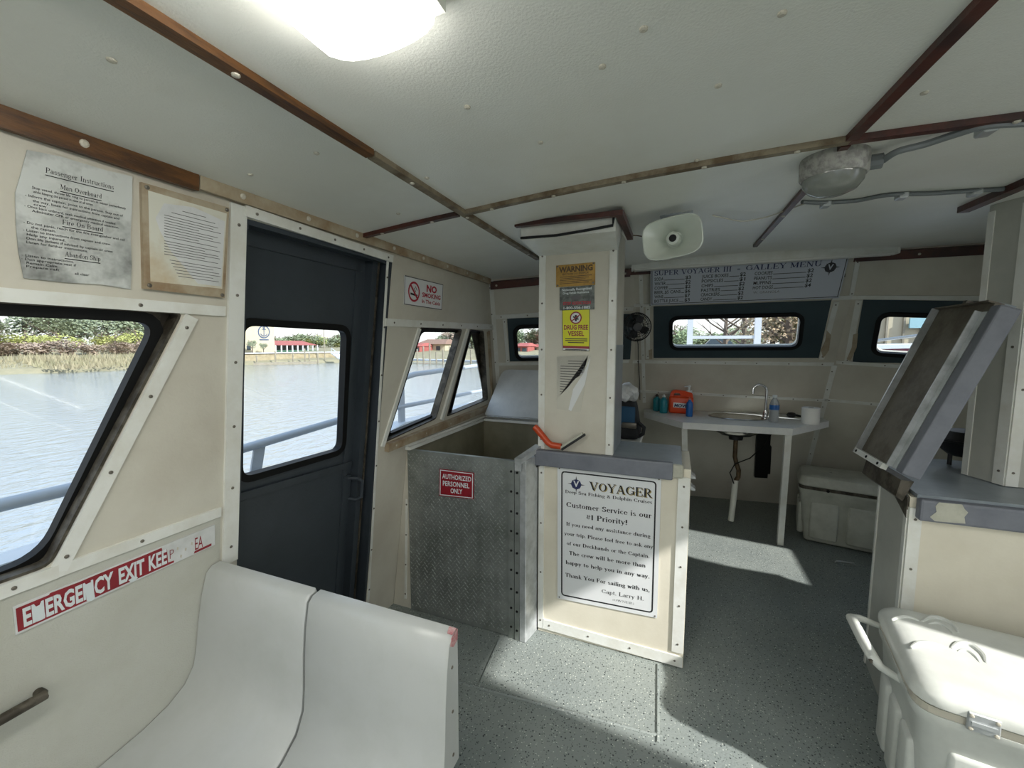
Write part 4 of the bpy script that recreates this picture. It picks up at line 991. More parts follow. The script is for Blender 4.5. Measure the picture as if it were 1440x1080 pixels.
# ================================================================ LAMPS, FAN, SPEAKER, CABLES
def lamp_box(x0, x1, y0, y1, label, ztop, lit=True):
    xc = (x0+x1)/2
    t = thing('ceiling_light', label, 'light', (xc, (y0+y1)/2, ztop-.055), 'fluorescent ceiling lights')
    MB().box((x0-.006, y0-.008, ztop-.012), (x1+.006, y1+.008, ztop+.012)).build('base_plate', 'white', t)
    m = bpy.data.materials.get('lit_diffuser') or mat('lit_diffuser', 'fffdf5', .4, emit=LAMP)
    b = MB(); N = 10; R = []
    for y, k in ((y0, .0), (y0+.004, .75), (y0+.03, 1), (y1-.03, 1), (y1-.004, .75), (y1, 0)):
        r = []
        for i in range(N+1):
            a = PI*i/N; r.append(b.bm.verts.new((xc-(x1-x0)/2*math.cos(a)*(.9+.1*k), y, ztop-.012-.052*k*math.sin(a)**.6)))
        R.append(r)
    for r0, r1 in zip(R, R[1:]):
        for i in range(N): b.bm.faces.new([r0[i], r0[i+1], r1[i+1], r1[i]])
    b.build('diffuser', m, t, smooth=True)
    return t
lamp_box(-.515, -.325, -.66, .545, 'lit fluorescent ceiling light near the top edge above the bench', cz(-.42, 0)-.004)
lamp_box(-.515, -.325, -2.7, -1.45, 'lit fluorescent ceiling light over the aft port seats, out of view', cz(-.42, 0)-.004)  # this and the next two are unseen fixtures added to brighten the cabin
lamp_box(1.25, 1.44, -.66, .60, 'lit fluorescent ceiling light over the starboard seats, out of view', cz(1.34, 0)-.004)
lamp_box(1.25, 1.44, -2.7, -1.45, 'lit fluorescent ceiling light over the aft starboard seats, out of view', cz(1.34, 0)-.004)

# bulkhead lamp (round, mottled grey body with glass dome)
lc = CP(1172, 232, -.03); lc = V((.385, 1.43, cz(.385, 1.43)))
t = thing('bulkhead_lamp', 'round mottled grey ceiling lamp with a clear glass dome, unlit', 'lamp', lc-V((0, 0, .12)))
MB().lathe([(.076, .0), (.079, -.012), (.078, -.055), (.073, -.062)], lc+V((0, 0, .004)), n=36).build('housing', 'lampbody', t, smooth=True)
MB().lathe([(.071, -.060), (.069, -.076), (.056, -.094), (.034, -.104), (.001, -.108)], lc+V((0, 0, .004)), n=36, cap=False).build('dome', 'dome', t, smooth=True)
MB().lathe([(.070, -.056), (.070, -.058), (.03, -.0585)], lc+V((0, 0, .004)), n=30).build('reflector', 'lidp', t, smooth=True)
MB().lathe([(.008, -.06), (.011, -.068), (.016, -.078), (.013, -.088), (.004, -.093)], lc+V((0, 0, .004)), n=16).build('bulb', 'tissue', t, smooth=True)
MB().tube([lc+V((.072, -.004, -.030)), lc+V((.104, -.008, -.030))], .019, 10).build('gland', 'conduit', t)
# conduits
def ceil_tube(name, label, pts, r, m, cat='conduit', clips=(), start=None):
    P_ = ([start] if start else [])+[CP(x, y, -r-d) for x, y, d in pts]
    sm = []
    for i in range(len(P_)-1):
        p0 = P_[max(i-1, 0)]; p1 = P_[i]; p2 = P_[i+1]; p3 = P_[min(i+2, len(P_)-1)]
        for k in range(5):
            u = k/5; sm.append(.5*((2*p1)+(p2-p0)*u+(2*p0-5*p1+4*p2-p3)*u*u+(3*p1-p0-3*p2+p3)*u**3))
    sm.append(P_[-1])
    t = thing(name, label, cat, P_[0]); MB().tube(sm, r, 8).build('tube', m, t, smooth=True)
    for c in clips:
        q = CP(*c, -.004); MB().box((q.x-.014, q.y-.02, q.z-2*r-.002), (q.x+.014, q.y+.02, q.z+.002)).bevel(.003, 1).build('clip', 'alu', t)
    return t
ceil_tube('conduit', 'grey conduit running from the round lamp to the right edge', [(1262, 213, .018), (1300, 203, .01), (1340, 190, .006), (1385, 177, .004), (1440, 173, .004), (1540, 168, .004)], .0085, 'conduit', clips=[(1388, 177)], start=lc+V((.105, -.008, -.030)))
ceil_tube('conduit', 'second grey conduit clipped below the first, ending by the lamp', [(1128, 284, .0), (1160, 285, .0), (1205, 282, .0), (1250, 274, 0), (1310, 272, 0), (1370, 268, 0), (1410, 266, 0), (1440, 262, 0)], .0075, 'conduit', clips=[(1161, 285), (1268, 273), (1371, 268)])
ceil_tube('wire', 'thin pale wire sagging along the ceiling above the horn speaker', [(1002, 303, .0), (1025, 308, .012), (1045, 311, .02), (1075, 306, .01), (1105, 296, .004), (1135, 285, 0)], .0025, 'screwl', 'wire')
ceil_tube('wire', 'short brown wire between pillar crown and horn speaker', [(884, 332, .02), (893, 331, .018), (906, 333, .03)], .0028, 'rust', 'wire')
# fluorescent batten above the menu (unlit)
AX = FCp.W(888, 370.5, .085); BX = FCp.W(1262, 345, .085); d = (BX-AX); dn = d.normalized(); up = V((0, 0, 1)); fw = dn.cross(up)
t = thing('tube_light', 'long unlit white tube light across the top of the galley menu', 'light', AX.lerp(BX, .5)-up*.03)
MB().obox(AX-up*.045+fw*-.03, d, fw*.06, up*.085).bevel(.012, 3).build('housing', 'white', t, smooth=True)
MB().obox(AX-up*.054+fw*-.020+dn*.02, d-dn*.04, fw*.05, up*.014).bevel(.005, 2).build('diffuser', 'tissue', t, smooth=True)
for q in (AX, BX-dn*.012): MB().obox(q-up*.05+fw*-.033, dn*.014, fw*.066, up*.093).bevel(.004, 2).build('end_cap', 'white', t, smooth=True)

# horn speaker
hc = V((-.028, 1.72, 1.803))
t = thing('horn_speaker', 'ivory oval horn loudspeaker hanging from the ceiling beside the pillar', 'speaker', hc)
axd = (EYE-hc); axd = V((-.12, -1, -.12)).normalized(); xd = V((1, -.12, .12))
def supr(prof, o, ax, xd, n=36, sx=1.0, sy=.7, e=.75):
    b = MB(); ax = V(ax).normalized(); x = (V(xd)-V(xd).dot(ax)*ax).normalized(); y = ax.cross(x); R = []
    for r, h, sq in prof:
        ring = []
        for k in range(n):
            u = 2*PI*k/n; c_, s_ = math.cos(u), math.sin(u); p_ = 2/(2+(1.6*sq))
            ring.append(b.bm.verts.new(V(o)+ax*h+x*(r*(sx if sq else 1)*math.copysign(abs(c_)**p_, c_))+y*(r*(1-(1-sy)*sq)*math.copysign(abs(s_)**p_, s_))))
        R.append(ring)
    for a, c in zip(R, R[1:]):
        for k in range(n): b.bm.faces.new([a[k], a[(k+1) % n], c[(k+1) % n], c[k]])
    return b, R
b, R = supr([(.026, -.115, 0), (.034, -.10, 0), (.040, -.075, 0), (.058, -.045, .5), (.085, -.012, 1), (.103, .008, 1), (.107, .014, 1), (.103, .016, 1), (.083, -.006, 1), (.055, -.038, .5), (.030, -.066, 0)], hc, axd, xd)
b.bm.faces.new(R[0][::-1]); b.bm.faces.new(R[-1]); b.build('horn', 'hornp', t, smooth=True)
MB().lathe([(.026, -.065), (.026, -.020), (.022, -.012), (.014, -.010)], hc, axis=axd, n=20).build('throat', 'hornp', t, smooth=True)
MB().lathe([(.014, -.0105), (.013, -.007), (.004, -.006)], hc, axis=axd, n=16).build('plug', 'rubber', t, smooth=True)
MB().lathe([(.042, -.19), (.046, -.18), (.046, -.11), (.036, -.10)], hc, axis=axd, n=24).build('driver_housing', 'hornp', t, smooth=True)
zc_ = cz(hc.x, hc.y+.12)
MB().box((hc.x-.008, hc.y+.10, hc.z+.02), (hc.x+.03, hc.y+.135, zc_+.002)).build('bracket', 'alu', t)
MB().box((hc.x-.05, hc.y+.08, zc_-.006), (hc.x+.07, hc.y+.16, zc_+.004)).build('bracket', 'alu', t)

# wall fan
fc = V((-.262, 3.03, 1.525)); fa = V((.25, -1, -.05)).normalized()
t = thing('wall_fan', 'black caged fan on the forward wall right of the port pillar', 'fan', fc-V((0, 0, .1)))
fx_ = fa.orthogonal().normalized(); fy_ = fa.cross(fx_); R_ = .098
b = MB()
for r, h in ((R_, 0), (R_*.93, .03), (R_*.7, .042), (R_*.4, .048), (R_*.93, -.03), (R_*.6, -.045)):
    b.tube([fc+fa*h+(fx_*math.cos(u)+fy_*math.sin(u))*r for u in [2*PI*i/28 for i in range(28)]], .0022 if r < R_ else .004, 5, close=True)
for k in range(24):
    u = 2*PI*k/24; d = fx_*math.cos(u)+fy_*math.sin(u)
    b.tube([fc+d*R_, fc+d*R_*.93+fa*.03, fc+d*R_*.6+fa*.045, fc+d*R_*.25+fa*.049], .0013, 4)
    if k % 2 == 0: b.tube([fc+d*R_, fc+d*R_*.93-fa*.03, fc+d*R_*.6-fa*.045, fc+d*R_*.2-fa*.048], .0013, 4)
b.build('cage', 'black', t)
MB().lathe([(.03, .046), (.028, .052), (.01, .054)], fc, axis=fa, n=20).build('cage_badge', 'black', t, smooth=True)
MB().lathe([(.02, .02), (.024, .01), (.024, -.01)], fc, axis=fa, n=16).build('hub', 'black', t, smooth=True)
for k in range(4):
    u = 2*PI*k/4+.4; b = MB(); r0 = []
    for rr_, wd in ((.02, .012), (.05, .026), (.082, .022)):
        d = fx_*math.cos(u)+fy_*math.sin(u); e_ = fx_*-math.sin(u)+fy_*math.cos(u)
        r0.append([b.bm.verts.new(fc+d*rr_+s_*(e_*wd+fa*.012)+o_*fa*.0015) for s_, o_ in ((-1, -1), (1, -1), (1, 1), (-1, 1))])
    for a, c in zip(r0, r0[1:]):
        for q in range(4): b.bm.faces.new([a[q], a[(q+1) % 4], c[(q+1) % 4], c[q]])
    b.bm.faces.new(r0[0]); b.bm.faces.new(r0[-1]); b.build('blade', 'black', t)
MB().lathe([(.03, -.04), (.036, -.05), (.036, -.10), (.02, -.115)], fc, axis=fa, n=20).build('motor', 'black', t, smooth=True)
w_ = FCp.P(*FCp.two(fc+V((-.0, .15, 0))), 0); w_ = V((-.285, yc(-.285, 1.53)+.0, 1.53))
MB().tube([fc-fa*.09, fc-fa*.13+V((0, 0, .03)), w_+V((0, -.01, .05))], .011, 8).build('arm', 'black', t, smooth=True)
MB().obox(w_+V((-.02, -.02, -.03)), (.045, 0, 0), (0, .022, -.0), (0, -.05, .12)).build('mount', 'black', t)
MB().tube([fc+V((-.01, .12, -.05)), fc+V((.0, .16, -.12)), V((-.27, yc(-.27, 1.28)-.02, 1.28)), V((-.262, yc(-.262, 1.1)-.02, 1.1)), V((-.262, yc(-.26, .95)-.02, .95))], .003, 6).build('power_cord', 'black', t)

# orange handled squeegee tucked behind the counter edge
t = thing('squeegee', 'orange handled black squeegee tucked behind the grey counter edge', 'squeegee', (-.49, 1.795, .93))
MB().tube([(-.600, 1.80, 1.022), (-.585, 1.80, 1.010), (-.535, 1.80, .955), (-.515, 1.80, .942), (-.470, 1.80, .940)], [.015, .016, .015, .015, .014], 10).build('handle', 'orangebar', t, smooth=True)
MB().obox((-.465, 1.79, .922), (.105, 0, .078), (0, .014, 0), (-.004, 0, .010)).build('blade', 'black', t)
MB().obox((-.471, 1.788, .932), (.100, 0, .073), (0, .018, 0), (-.003, 0, .008)).build('blade_clamp', 'grayl', t)
MB().obox((-.600, 1.812, .822), (.090, 0, .045), (0, .014, 0), (-.003, 0, .008)).build('blade_end', 'black', t)

# ================================================================ SIGNS
def border(s, m, i, th, r=.02, off=.0012):
    a = s.h/s.w
    o = [(x*a, y) for x, y in rpoly([(i, i), (1/a-i, i), (1/a-i, 1-i), (i, 1-i)], r, 5)]
    q = [(x*a, y) for x, y in rpoly([(i+th, i+th), (1/a-i-th, i+th), (1/a-i-th, 1-i-th), (i+th, 1-i-th)], max(r-th, .002), 5)]
    n = len(o)
    for k in range(n): s.poly(m, [o[k], o[(k+1) % n], q[(k+1) % n], q[k]], off)
def mk(name, label, corners, back, cat='sign', th=.003, r=0):
    s = Sign(*corners); t = thing(name, label, cat, s.P(.5, 1)); bk = s.backing('board', back, t, th, r); return s, t, bk
def scrs(s, bk, uv, m='screw', r=.0045):
    for u, v in uv: screw(bk, s.P(u, v, .001), s.n, m, r)

# customer service sign
s, t, bk = mk('service_sign', 'large white framed customer service notice on the half wall', [PP.W(x, y, .004) for x, y in ((784, 656), (930, 672), (924, 869), (784, 841))], 'signwhite')
border(s, 'ink', .028, .010, .03)
s.star('ink', .195, .115, .062); s.disc('blueink', .195, .115, .036, off=.0016); s.text('signwhite', 'V', .165, .225, .132, .042, .03, off=.002)
s.text('gold', 'VOYAGER', .325, .925, .145, .062, serif=True, off=.0012, du=.008, dv=.005)
s.text('ink', 'VOYAGER', .325, .925, .145, .062, serif=True, off=.0018)
for str_, u0, u1, v, h, bo in (('Deep Sea Fishing & Dolphin Cruises', .085, .925, .188, .024, 1.3), ('Customer Service is our', .095, .925, .290, .038, 1.25),
    ('#1 Priority!', .300, .700, .362, .038, 1.25), ('If you need any assistance during', .095, .92, .430, .027, 1.3), ('your trip. Please feel free to ask any', .075, .945, .503, .027, 1.3),
    ('of our Deckhands or the Captain.', .100, .915, .575, .027, 1.3), ('The crew will be more than', .125, .880, .648, .029, 1.3), ('happy to help you in any way.', .090, .920, .722, .029, 1.3),
    ('Thank You For sailing with us,', .085, .925, .820, .030, 1.3), ('Capt. Larry H.', .465, .870, .892, .029, .9), ('(OWNER)', .575, .780, .935, .016, .6)):
    s.text('ink', str_, u0, u1, v, h, serif=True, wg=bo)
s.done(t, {'gold': 'letter_shadow', 'blueink': 'emblem', 'signwhite': 'emblem_letter'})
scrs(s, bk, [(.02, .012), (.98, .012), (.02, .988), (.98, .988)], r=.0035)

# galley menu
s, t, bk = mk('menu_board', 'white galley price list board above the forward window', [FCp.W(x, y, .055) for x, y in ((915, 377), (1194.5, 359), (1179.5, 419), (915, 429.5))], 'menuwhite', th=.006)
border(s, 'ink', .025, .016, .005)
s.text('blueink', 'SUPER VOYAGER III', .022, .437, .205, .125, serif=True); s.text('blueink', '-', .468, .483, .205, .14); s.text('blueink', 'GALLEY MENU', .512, .880, .205, .125, serif=True)
s.star('ink', .925, .25, .20); s.disc('ink', .925, .25, .115, off=.0016); s.text('menuwhite', 'V', .912, .938, .30, .12, .03, off=.002)
cols = [(.022, .225, [('SODA', '$3'), ('WATER', '$2'), ('COFFEE', '$2'), ('BEER..$5 CANS', '$6'), ('WINE', '$7'), ('BOTTLE JUICE', '$3')]),
        (.285, .515, [('JUICE BOXES', '$2'), ('POPSICLES', '$1'), ('CHIPS', '$2'), ('PASTRIES', '$2'), ('CRACKERS', '$2'), ('CANDY', '$2')]),
        (.560, .850, [('COOKIES', '$2'), ('PEANUTS', '$2'), ('MUFFINS', '$2'), ('HOT DOGS', '$4')])]
for u0, u1, rows in cols:
    for i, (n_, p_) in enumerate(rows):
        v = .335+.118*i; wd = len(n_)*.0128*(.9 if len(n_) > 11 else 1)
        s.text('ink', n_, u0, u0+wd, v, .080, .012); s.text('ink', p_, u1-.030, u1, v, .085, .02); s.line('ink', u0+wd+.004, v-.004, u1-.034, v-.004, .014)
s.text('fadedink', 'W. GRANOLA', .565, .70, .80, .06, -.01)
s.done(t, {'blueink': 'lettering', 'fadedink': 'faded_lettering', 'menuwhite': 'emblem_letter'})
for a_ in (.004, .5, .996): MB().obox(s.P(a_, .5, -.05), (.012, 0, 0), s.n*.048, (0, 0, .02)).build('standoff', 'screw', t)

# no smoking sign
s, t, bk = mk('no_smoking_sign', 'red and white no smoking sign on the port wall right of the door', [PW.W(x, y, .004) for x, y in ((569, 387), (623, 400), (621, 436), (568, 428))], 'signwhite')
border(s, 'fadedink', .0, .03, .01); s.disc('redink', .225, .50, .36, .29); s.line('redink', .13, .26, .325, .76, .08, off=.0016)
s.line('ink', .14, .58, .31, .62, .07); s.line('ink', .22, .36, .27, .5, .03, off=.0013); s.line('ink', .25, .30, .30, .44, .03, off=.0013)
s.text('redink', 'NO', .54, .82, .40, .24, .04); s.text('redink', 'SMOKING', .43, .94, .62, .16, .03); s.text('redink', 'In The Cabin', .43, .94, .84, .13, .02)
s.done(t, {'redink': 'lettering', 'ink': 'pictogram', 'fadedink': 'border'})

# authorized personnel
s, t, bk = mk('authorized_sign', 'small dark red authorized personnel sign on the tread plate gate', [GP.W(x, y, .006) for x, y in ((618, 659), (666.5, 665), (666, 702), (617.5, 697))], 'red')
border(s, 'label', .03, .03, .01)
for str_, u0, u1, v in (('AUTHORIZED', .09, .93, .34), ('PERSONNEL', .11, .88, .60), ('ONLY', .34, .68, .85)): s.text('label', str_, u0, u1, v, .175, .02)
s.done(t)

# warning plate, rehab poster, drug free vessel, torn notice
s, t, bk = mk('warning_plate', 'aged brass warning plate, topmost notice on the pillar', [PL.W(x, y, .003) for x, y in ((782, 373.5), (837, 368.5), (837, 400.5), (782, 404))], 'brass')
s.text('rust', 'WARNING', .08, .94, .34, .24, .04); s.text('rust', 'SECTION 311 FWPCA', .16, .84, .47, .07, .02)
for i in range(5): s.line('rust', .10+.02*(i % 2), .56+.075*i, .92-.08*(i % 3), .55+.075*i, .028)
s.done(t); scrs(s, bk, [(.04, .06), (.96, .05), (.04, .93), (.95, .90)])
s, t, bk = mk('rehab_poster', 'small dark photo poster with pale text below the brass plate', [PL.W(x, y, .003) for x, y in ((787, 404.5), (836, 400.5), (836, 435), (787, 436.5))], 'photo', 'poster', .0015)
s.text('label', 'Nationally Recognized', .07, .92, .17, .10, .02); s.text('label', 'Drug Rehab Assistance', .10, .85, .31, .09, .02)
s.text('redink', 'NARCONON', .10, .90, .78, .14, .04) if False else s.text('redink', 'STOP ADDICTION', .10, .90, .77, .12, .04)
s.text('label', '1-800-556-1885', .12, .88, .96, .11, .02)
s.poly('fadedink', [(.3, .42), (.55, .36), (.66, .46), (.60, .58), (.36, .56)], .001); s.done(t, {'fadedink': 'picture'})
s, t, bk = mk('drug_free_sign', 'bright yellow drug free vessel sign on the pillar', [PL.W(x, y, .0035) for x, y in ((790.5, 436), (829.5, 434.5), (829, 494), (791.5, 492.5))], 'yellow')
border(s, 'ink', .0, .012, .005); s.disc('signwhite', .5, .20, .13); s.disc('red', .5, .20, .15, .12, off=.0018); s.line('red', .34, .28, .66, .12, .025, off=.0018)
s.line('ink', .5, .13, .5, .28, .05, off=.0014); s.line('ink', .4, .17, .6, .24, .035, off=.0014); s.line('ink', .4, .25, .6, .17, .03, off=.0014)
s.text('red', 'DRUG FREE', .06, .94, .485, .11, .03, off=.0014)
s.text('red', 'VESSEL', .20, .80, .635, .11, .03, off=.0014)
for i, (a_, b_) in enumerate(((.10, .92), (.10, .92), (.2, .8))): s.line('ink', a_, .71+.045*i, b_, .71+.045*i, .022)
s.poly('red', [(.0, .885), (1, .885), (1, .945), (0, .945)]); s.poly('signwhite', [(.0, .945), (1, .945), (1, 1), (0, 1)]); s.line('ink', .1, .972, .9, .972, .02, off=.0018)
s.done(t, {'red': 'red_band', 'signwhite': 'white_disc', 'label': 'letter_fill'})
s, t, bk = mk('torn_notice', 'torn white paper notice in a curling clear sleeve, lowest on the pillar', [PL.W(x, y, .002) for x, y in ((783, 500), (831, 500), (816, 580), (783, 575))], 'film', 'notice', .0012)
s.poly('paper', [(.02, .02), (.92, .0), (.88, .30), (.62, .42), (.40, .58), (.12, .74), (.02, .80)], .0008)
for i in range(13):
    v = .10+.047*i; u1 = min(.86, .86-max(0, (v-.28))*1.7)
    s.line('fadedink', .12 if i > 1 else .35, v, max(u1, .2), v, .012, off=.0014)
s.poly('signwhite', [(.88, .30), (1.0, .02), (.98, .5), (.62, 1.0), (.50, .98), (.60, .6)], .0018); s.done(t, {'paper': 'paper', 'fadedink': 'lettering', 'signwhite': 'curled_edge'})

# emergency exit sign, partly peeled
s, t, bk = mk('emergency_exit_sign', 'long red and white emergency exit sign, partly peeled, above the bench', [PW.W(x, y, .007) for x, y in ((18, 854), (302, 738), (302, 766), (22, 893))], 'paper')
s.poly('red', [(.008, .08), (.13, .08), (.135, .03), (.25, .06), (.40, .05), (.55, .06), (.66, .05), (.665, .22), (.69, .20), (.695, .84), (.73, .86), (.73, .95), (.58, .95), (.45, .93), (.008, .93)], .001)
s.poly('red', [(.86, .86), (.975, .84), (.975, .96), (.855, .97)], .001)
s.text('label', 'EMERGENCY', .030, .405, .82, .62, .035, off=.0016); s.text('label', 'EXIT', .430, .562, .82, .62, .035, off=.0016); s.text('label', 'KEE', .585, .688, .82, .62, .03, off=.0016)
s.poly('label', [(.068, .30), (.105, .28), (.11, .80), (.10, .86), (.075, .85)], .002); s.poly('label', [(.275, .25), (.310, .24), (.315, .95), (.300, 1.0), (.278, .9)], .002)
s.poly('label', [(.475, .82), (.515, .78), (.525, .90), (.505, .98), (.485, .93)], .002)
s.text('red', 'P', .705, .730, .72, .42, -.015, off=.0014); s.text('red', 'EA', .862, .915, .82, .58, .0, off=.0014); s.text('paper', 'R', .925, .955, .80, .5, -.02, off=.0018)
for u, v in ((.75, .3), (.80, .5), (.77, .72), (.84, .35)): s.poly('screwl', [(u, v), (u+.010, v+.05), (u+.006, v+.18), (u-.003, v+.12)], .001)
s.done(t, {'red': 'red_field', 'label': 'lettering', 'screwl': 'peeled_flakes', 'paper': 'faded_letter'})

# passenger instructions (mouldy laminate) and the framed, water stained sheet
c4 = [PW.W(x, y, .004) for x, y in ((35, 206), (186, 248), (185, 407), (24, 390))]
s = Sign(*c4); t = thing('instruction_sheet', 'mouldy laminated passenger instructions, leftmost sheet on the port wall', 'notice', s.P(.5, 1))
loop = [(.02, .02), (.3, .0), (.7, .01), (1.0, .0), (1.0, .25), (.985, .5), (1.0, .78), (.99, 1.0), (.7, .985), (.4, 1.0), (.05, 1.0), (.0, .80), (-.03, .6), (-.05, .36), (-.02, .22)]
MB().prism([s.P(u, v, -.002) for u, v in loop], s.n*.0022).build('laminate', 'dirtypaper', t)
def heading(str_, u0, u1, v, h):
    s.text('ink', str_, u0, u1, v, h, serif=True, wg=.8); s.line('ink', u0, v+.018, u1, v+.018, .006)
heading('Passenger Instructions', .17, .80, .155, .042); heading('Man Overboard', .30, .68, .255, .040); heading('Fire On Board', .33, .70, .530, .040); heading('Abandon Ship', .36, .68, .785, .040)
body = [(.300, 'Stop vessel, throw life ring to person in water immediately', .07, .93), (.330, 'while keeping the person in view at all times.', .08, .60), (.368, '- Inform the captain, point to the person. Stay out of', .02, .90), (.400, 'the way, listen for instructions from captain and', .08, .86), (.426, 'crew.', .09, .20),
        (.450, '- Once back onboard, seek medical attention if needed', .02, .82), (.478, 'Administer CPR or emergency medical attention.', .08, .86), (.575, '- Do not panic, reach for the fire extinguisher and call', .02, .92), (.605, 'the captain.', .08, .28),
        (.635, '- Listen to instructions from captain and crew.', .02, .78), (.665, 'Help any injured.', .05, .36), (.695, 'Don life jackets if advised by captain or crew', .05, .80), (.725, 'Listen for further instructions.', .05, .56), (.830, '- Listen to instructions.', .02, .44), (.858, '- Don appropriate vest if', .02, .46), (.886, 'Remain Calm', .06, .30), (.913, 'Prepare raft', .06, .32), (.925, 'all clear', .45, .58)]
for v, str_, u0, u1 in body: s.text('ink', str_, u0, u1, v, .019, .004)
s.done(t); 
s, t, bk = mk('framed_notice', 'water-stained notice in a brown frame left of the side door', [PW.W(x, y, .009) for x, y in ((199, 256), (322, 292), (316, 419), (202, 406))], 'dirtytrim', 'notice', .010)
s.poly('oldpaper', [(.06, .06), (.97, .07), (.955, .90), (.07, .92)], .0012)
s.poly('paper', [(.22, .14), (.55, .10), (.95, .16), (.94, .88), (.62, .88), (.42, .70), (.30, .60), (.18, .42), (.13, .30)], .0016)
rows = [(.17, .42, .70), (.21, .30, .82)]+[(.25+.026*i, .22, (.86, .80, .90, .62)[i % 4]) for i in range(9)]+[(.50+.026*i, .22, (.9, .7, .88)[i % 3]) for i in range(6)]+[(.68+.03*i, .28+.02*i, (.92, .82, .90)[i % 3]) for i in range(6)]
for v, a_, b_ in rows: s.line('fadedink', a_, v, b_, v+.0, .006, off=.002)
s.done(t, {'oldpaper': 'stained_sheet', 'paper': 'sheet'}); scrs(s, bk, [(.05, .035), (.97, .03), (.06, .96), (.96, .97)], r=.005)

# ================================================================ OUTSIDE
M['bank'] = mat('mud_and_grass', '968e74', .9, var='857f66', vs=.8, va=.6)
M['reed'] = mat('dry_marsh_grass', 'a0967c', .9, var='8c886c', vs=.4, va=.6)
M['pinkbrush'] = mat('pinkish_dry_brush', 'aa9688', .9, var='988a76', vs=.5)
M['yellowleaf'] = mat('yellow_green_leaves', 'b3b470', .9, var='9ca360', vs=.7)
M['greyleaf'] = mat('grey_green_leaves', '98a186', .9, var='868f74', vs=.7)
M['darkleaf'] = mat('green_leaves', '7b8a68', .9, var='6c7a5c', vs=.7)
M['brownleaf'] = mat('brown_leaves', 'b0987e', .9, var='94906e', vs=.7)
M['bark'] = mat('bark', '6e6156', .9)
M['tanwall'] = mat('tan_building_wall', 'c6bca4', .8, var='bfb49a', vs=.6)
M['seawall'] = mat('seawall', 'a4977c', .9, var='8a7d62', vs=1.5, va=.6)
M['redroof'] = mat('red_roof', 'a65c56', .7, var='98544e', vs=2)
M['brownroof'] = mat('brown_shingle_roof', '8b6f60', .8)
M['dock'] = mat('weathered_dock_timber', '9c9484', .85, var='857d6c', vs=3)
M['mural'] = mat('navy_mural', '4a5a78', .7)
M['window'] = mat('dark_far_window', '39444c', .3)
M['green'] = mat('dark_green_wall', '4d6a58', .8)
M['carblue'] = mat('blue_grey_car_paint', '7f98b0', .3)
M['tyre'] = mat('tyre', '222222', .8)
M['redhull'] = mat('maroon_hull', '7a3448', .4)
M['frame'] = mat('pale_grey_frame_paint', 'c2c4c8', .5)
M['bluecanvas'] = mat('light_blue_canvas', '9cc3cc', .7)
def water_mat():
    m = bpy.data.materials.new('river_water'); m.use_nodes = True; n = m.node_tree.nodes; L = m.node_tree.links; n.clear()
    o = n.new('ShaderNodeOutputMaterial'); d = n.new('ShaderNodeBsdfDiffuse'); g = n.new('ShaderNodeBsdfGlossy'); x = n.new('ShaderNodeMixShader')
    d.inputs[0].default_value = col('848b8c'); g.inputs[0].default_value = (.86, .9, .95, 1); g.inputs['Roughness'].default_value = .05
    lw_ = n.new('ShaderNodeLayerWeight'); r = n.new('ShaderNodeMapRange'); r.inputs[1].default_value = .35; r.inputs[2].default_value = .98; r.inputs[3].default_value = .3; r.inputs[4].default_value = .86
    L.new(lw_.outputs['Facing'], r.inputs[0]); L.new(r.outputs[0], x.inputs[0])
    t = n.new('ShaderNodeTexCoord'); mp = n.new('ShaderNodeMapping'); mp.inputs['Scale'].default_value = (1, .55, 1); mp.inputs['Rotation'].default_value = (0, 0, .5)
    a = n.new('ShaderNodeTexNoise'); a.inputs['Scale'].default_value = 3.2; a.inputs['Detail'].default_value = 6; a.inputs['Roughness'].default_value = .6
    b = n.new('ShaderNodeBump'); b.inputs['Strength'].default_value = .5; b.inputs['Distance'].default_value = .12
    L.new(t.outputs['Object'], mp.inputs[0]); L.new(mp.outputs[0], a.inputs['Vector']); L.new(a.outputs['Fac'], b.inputs['Height'])
    L.new(b.outputs[0], g.inputs['Normal']); L.new(b.outputs[0], d.inputs['Normal'])
    L.new(d.outputs[0], x.inputs[1]); L.new(g.outputs[0], x.inputs[2]); L.new(x.outputs[0], o.inputs[0]); return m
M['water'] = water_mat()
b = MB(); b.face([(-400, -300, -1), (300, -300, -1), (300, 400, -1), (-400, 400, -1)]); struct(b.build('river', 'water'))

# own side deck, bulwark and rails
b = MB(); b.box((-1.93, -5, -.06), (-1.50, 3.2, 0)); struct(b.build('side_deck', 'hullwhite'))
b = MB(); pts = [(-5, .70), (2.1, .70), (2.6, .78), (4.6, .76)]
for (y0, z0), (y1, z1) in zip(pts, pts[1:]):
    b.hexa([(-1.97, y0, -.98), (-1.93, y0, -.98), (-1.93, y1, -.98), (-1.97, y1, -.98), (-1.97, y0, z0), (-1.93, y0, z0), (-1.93, y1, z1), (-1.97, y1, z1)])
    b.hexa([(-2.01, y0, z0), (-1.90, y0, z0), (-1.90, y1, z1), (-2.01, y1, z1), (-2.01, y0, z0+.03), (-1.90, y0, z0+.03), (-1.90, y1, z1+.03), (-2.01, y1, z1+.03)])
struct(b.build('bulwark', 'hullwhite'))
t = thing('side_rail', 'pale grey pipe railing along the port side deck', 'railing', (-1.95, 0, .73))
MB().tube([(-1.95, y, z) for y, z in ((-5, .90), (0, .905), (1.35, .895), (2.0, .93), (2.35, 1.02), (2.6, 1.14), (2.8, 1.165), (3.5, 1.175), (4.6, 1.19))], .022, 10).build('top_rail', 'rail', t, smooth=True)
MB().tube([(-1.95, y, z) for y, z in ((1.9, .925), (2.5, .93), (3.2, .916), (4.6, .90))], .018, 10).build('mid_rail', 'rail', t, smooth=True)
